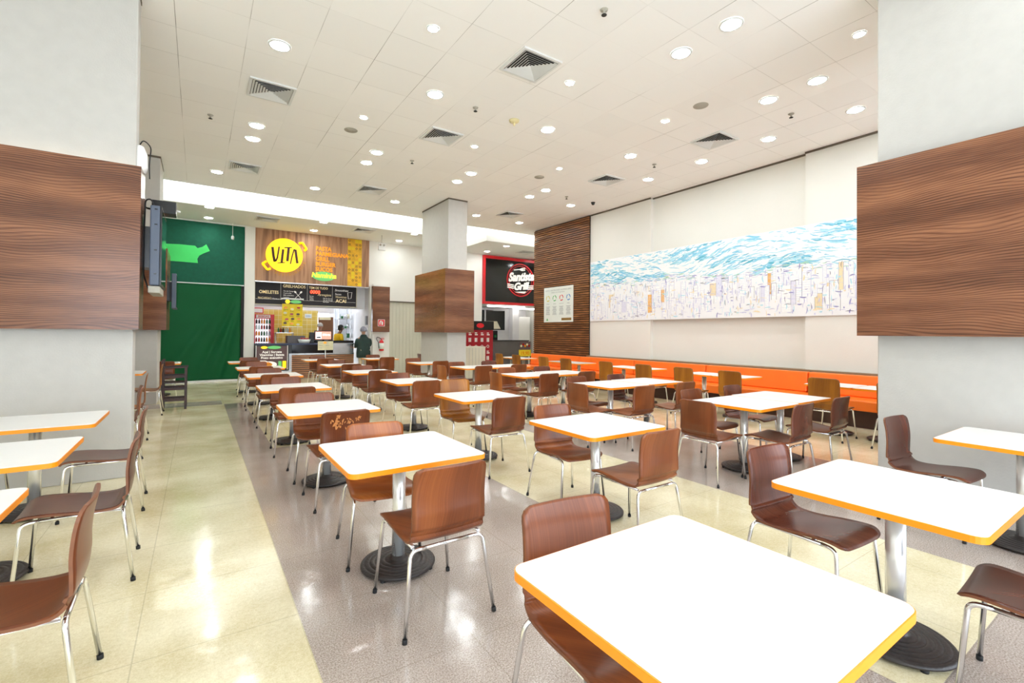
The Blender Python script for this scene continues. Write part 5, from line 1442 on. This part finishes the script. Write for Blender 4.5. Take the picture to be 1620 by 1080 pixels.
def person(label, loc, rotz, h, skinm, top, topm, legm, arms, hat, lean=0.0, seated=False, bulk=1.0, shoe='rubber'):
    """local +y is where the person faces"""
    t = thing('person', label, 'person', loc, math.radians(rotz))
    s = h / 1.75
    V = []; Ed = []
    def v(x, y, z, r): V.append(((x * s, y * s, z * s), tuple(q * s for q in r) if isinstance(r, tuple) else r * s)); return len(V) - 1
    hz = 0.52 if seated else 0.95
    L = lean
    pel = v(0, 0, hz, (.15, .11)); bel = v(0, .02 + L * .3, hz + .16, (.13, .10)); che = v(0, L * .8, hz + .36, (.15, .11)); nb = v(0, L + .0, hz + .50, (.065, .065)); nk = v(0, L * 1.15 + .02, hz + .57, .052)
    Ed += [(pel, bel), (bel, che), (che, nb), (nb, nk)]
    hd = v(0, L * 1.3 + .035, hz + .66, (.072, .085)); ht = v(0, L * 1.4 + .02, hz + .755, (.07, .085)); Ed += [(nk, hd), (hd, ht)]
    armidx = []; legidx = []
    for sd in (-1, 1):
        sh = v(sd * .175, L * .9, hz + .45, .06); el = v(sd * arms[0][0], arms[0][1] + L * .5, hz + arms[0][2], .042); wr = v(sd * arms[1][0], arms[1][1] + L * .5, hz + arms[1][2], .028)
        pa = v(sd * arms[1][0], arms[1][1] + L * .5 + .07, hz + arms[1][2] - .01, (.022, .034))
        Ed += [(che, sh), (sh, el), (el, wr), (wr, pa)]; armidx.append((sh, el, wr))
        for k in range(4):
            f1 = v(sd * arms[1][0] + (k - 1.5) * .018, arms[1][1] + L * .5 + .12, hz + arms[1][2] - .015, .009); f2 = v(sd * arms[1][0] + (k - 1.5) * .019, arms[1][1] + L * .5 + .15 + (.012 if k in (1, 2) else 0), hz + arms[1][2] - .04, .008)
            Ed += [(pa, f1), (f1, f2)]
        th = v(sd * arms[1][0] - sd * .04, arms[1][1] + L * .5 + .07, hz + arms[1][2] - .02, .01); Ed += [(wr, th)]
        if seated: kn = v(sd * .11, .42, .5, .062); an = v(sd * .11, .40, .10, .042)
        else: kn = v(sd * .10, .02, .50, .06); an = v(sd * .11, 0, .09, .04)
        hp = v(sd * .10, .03 if seated else 0, hz - .05, .088)
        to = v(sd * .12, an and V[an][0][1] / s + .16, .045, (.04, .03)); Ed += [(pel, hp), (hp, kn), (kn, an), (an, to)]; legidx.append((hp, kn, an, to))
    skin('body', V, Ed, skinm, t)
    g = lambda i, ex: (V[i][0], (tuple(q + ex * s for q in V[i][1]) if isinstance(V[i][1], tuple) else V[i][1] + ex * s))
    ex = .018 * bulk
    W = [g(pel, ex * 1.3), g(bel, ex * 1.6), g(che, ex * 1.4), g(nb, ex * .8)]; W[3] = (tuple(V[nb][0]), (.075 * s, .07 * s)); E2 = [(0, 1), (1, 2), (2, 3)]
    for sh, el, wr in armidx:
        b = len(W); W += [g(sh, ex * 1.3), g(el, ex * 1.2), g(wr, ex)]; E2 += [(2, b), (b, b + 1), (b + 1, b + 2)]
    if bulk > 1.2:
        W.append(((0, 0, (hz - .12) * s), (.205 * s, .16 * s))); W.append(((0, 0, (hz - .24) * s), (.20 * s, .155 * s))); E2 += [(0, len(W) - 2), (len(W) - 2, len(W) - 1)]
    if bulk > 1.2:
        bm = bmesh.new(); RG = []
        for z_, rx, ry in ((-.25, .22, .20), (-.24, .245, .22), (-.08, .255, .225), (.15, .235, .19), (.34, .235, .165), (.43, .215, .14), (.49, .15, .115), (.53, .115, .11), (.57, .105, .105), (.585, .07, .07)):
            RG.append([bm.verts.new((rx * s * math.cos(2 * math.pi * k / 20), (L * .8 * max(z_, 0) / .5 + ry * math.sin(2 * math.pi * k / 20)) * s, (hz + z_) * s)) for k in range(20)])
        for a_, b_ in zip(RG, RG[1:]):
            for k in range(20):
                f = bm.faces.new((a_[k], a_[(k + 1) % 20], b_[(k + 1) % 20], b_[k])); f.smooth = True
        bm.faces.new(RG[0][::-1])
        jk = finish(top, bm, topm, t)
        for sh, el, wr in armidx:
            skin('sleeve', [g(sh, .055), g(el, .036), g(wr, .026)], [(0, 1), (1, 2)], topm, jk)
    else: skin(top, W, E2, topm, t)
    W = [g(pel, .012)]; E2 = []
    for hp, kn, an, to in legidx:
        b = len(W); W += [g(hp, .014), g(kn, .014), g(an, .02)]; E2 += [(0, b), (b, b + 1), (b + 1, b + 2)]
    skin('trousers', W, E2, legm, t)
    for (hp, kn, an, to), sd in zip(legidx, (-1, 1)):
        bm = bmesh.new(); p = V[an][0]; ell(bm, (p[0], p[1] + .07 * s, .05 * s), (.05 * s, .14 * s, .05 * s)); finish('shoe', bm, shoe, t)
    c = (0, (L * 1.38 + .028) * s, (hz + .715) * s)
    # face
    bm = bmesh.new()
    ell(bm, (c[0], c[1] + .10 * s, c[2] - .02 * s), (.016 * s, .028 * s, .026 * s), 8, 6, 0)
    for q in (-1, 1):
        ell(bm, (q * .032 * s, c[1] + .085 * s, c[2] + .005 * s), (.013 * s, .012 * s, .009 * s), 8, 6, 1)
        ell(bm, (q * .082 * s, c[1], c[2] - .01 * s), (.014 * s, .022 * s, .032 * s), 8, 6, 0)
    ell(bm, (0, c[1] + .084 * s, c[2] - .06 * s), (.026 * s, .014 * s, .008 * s), 8, 6, 2)
    finish('face_features', bm, [skinm, 'text_dark', 'deep_red'], t)
    bm = bmesh.new()
    if hat == 'beanie':
        ell(bm, (c[0], c[1] - .01 * s, c[2] + .02 * s), (.118 * s, .128 * s, .15 * s), 18, 12, 0, -.45); finish('beanie', bm, 'beanie_grey', t)
    elif hat == 'cap':
        ell(bm, (c[0], c[1] - .01 * s, c[2] + .03 * s), (.093 * s, .108 * s, .105 * s), 18, 12, 0, -.1)
        box(bm, -.06 * s, .06 * s, c[1] + .07 * s, c[1] + .19 * s, c[2] + .025 * s, c[2] + .035 * s, bevel=.004); finish('cap', bm, 'hair_black', t)
        bm = bmesh.new(); ell(bm, (c[0], c[1] - .03 * s, c[2] - .01 * s), (.088 * s, .09 * s, .09 * s), 14, 10); finish('hair', bm, 'hair_black', t)
    elif hat == 'net':
        ell(bm, (c[0], c[1] - .015 * s, c[2] + .03 * s), (.098 * s, .11 * s, .11 * s), 18, 12, 0, -.3); finish('hair_net', bm, 'hair_net', t)
    else:
        ell(bm, (c[0], c[1] - .025 * s, c[2] + .02 * s), (.092 * s, .10 * s, .11 * s), 16, 10, 0, -.7); finish('hair', bm, 'hair_black', t)
    return t
cust = person('person in dark green jacket, beige trousers and grey beanie, standing at the counter', (4.63, 15.86, 0), 8, 1.62, 'skin_light', 'jacket', 'jacket_green', 'trousers_beige',
              [(.27, .03, .20), (.20, .24, .12)], 'beanie', 0.0, bulk=3.2)
wk = person('person in black cap, yellow shirt and black apron, working behind the counter and looking down', (4.12, 17.50, 0), -75, 1.72, 'skin_brown', 'shirt', 'shirt_yellow', 'apron_black', [(.23, .06, .20), (.14, .26, .16)], 'cap', 0.12, bulk=1.1)
hn = person('person with a pale hair net, bent behind the order screen', (3.68, 18.05, 0), 180, 1.78, 'skin_light', 'shirt', 'shirt_white', 'apron_black', [(.23, .06, .20), (.14, .26, .16)], 'net', 0.03, bulk=1.1)
st = person('person in a blue patterned shirt, seated and mostly hidden by the middle column', (6.12, 14.0, -0.06), -90, 1.62, 'skin_light', 'shirt', 'denim_blue', 'denim_blue', [(.22, .12, .18), (.14, .34, .16)], 'hair', 0.10, seated=True, bulk=2.0)
chair(5.87, 14.0, 'E', 'under the seated person behind the middle column', 'brown', gC, 0)
bpy.context.view_layer.update()
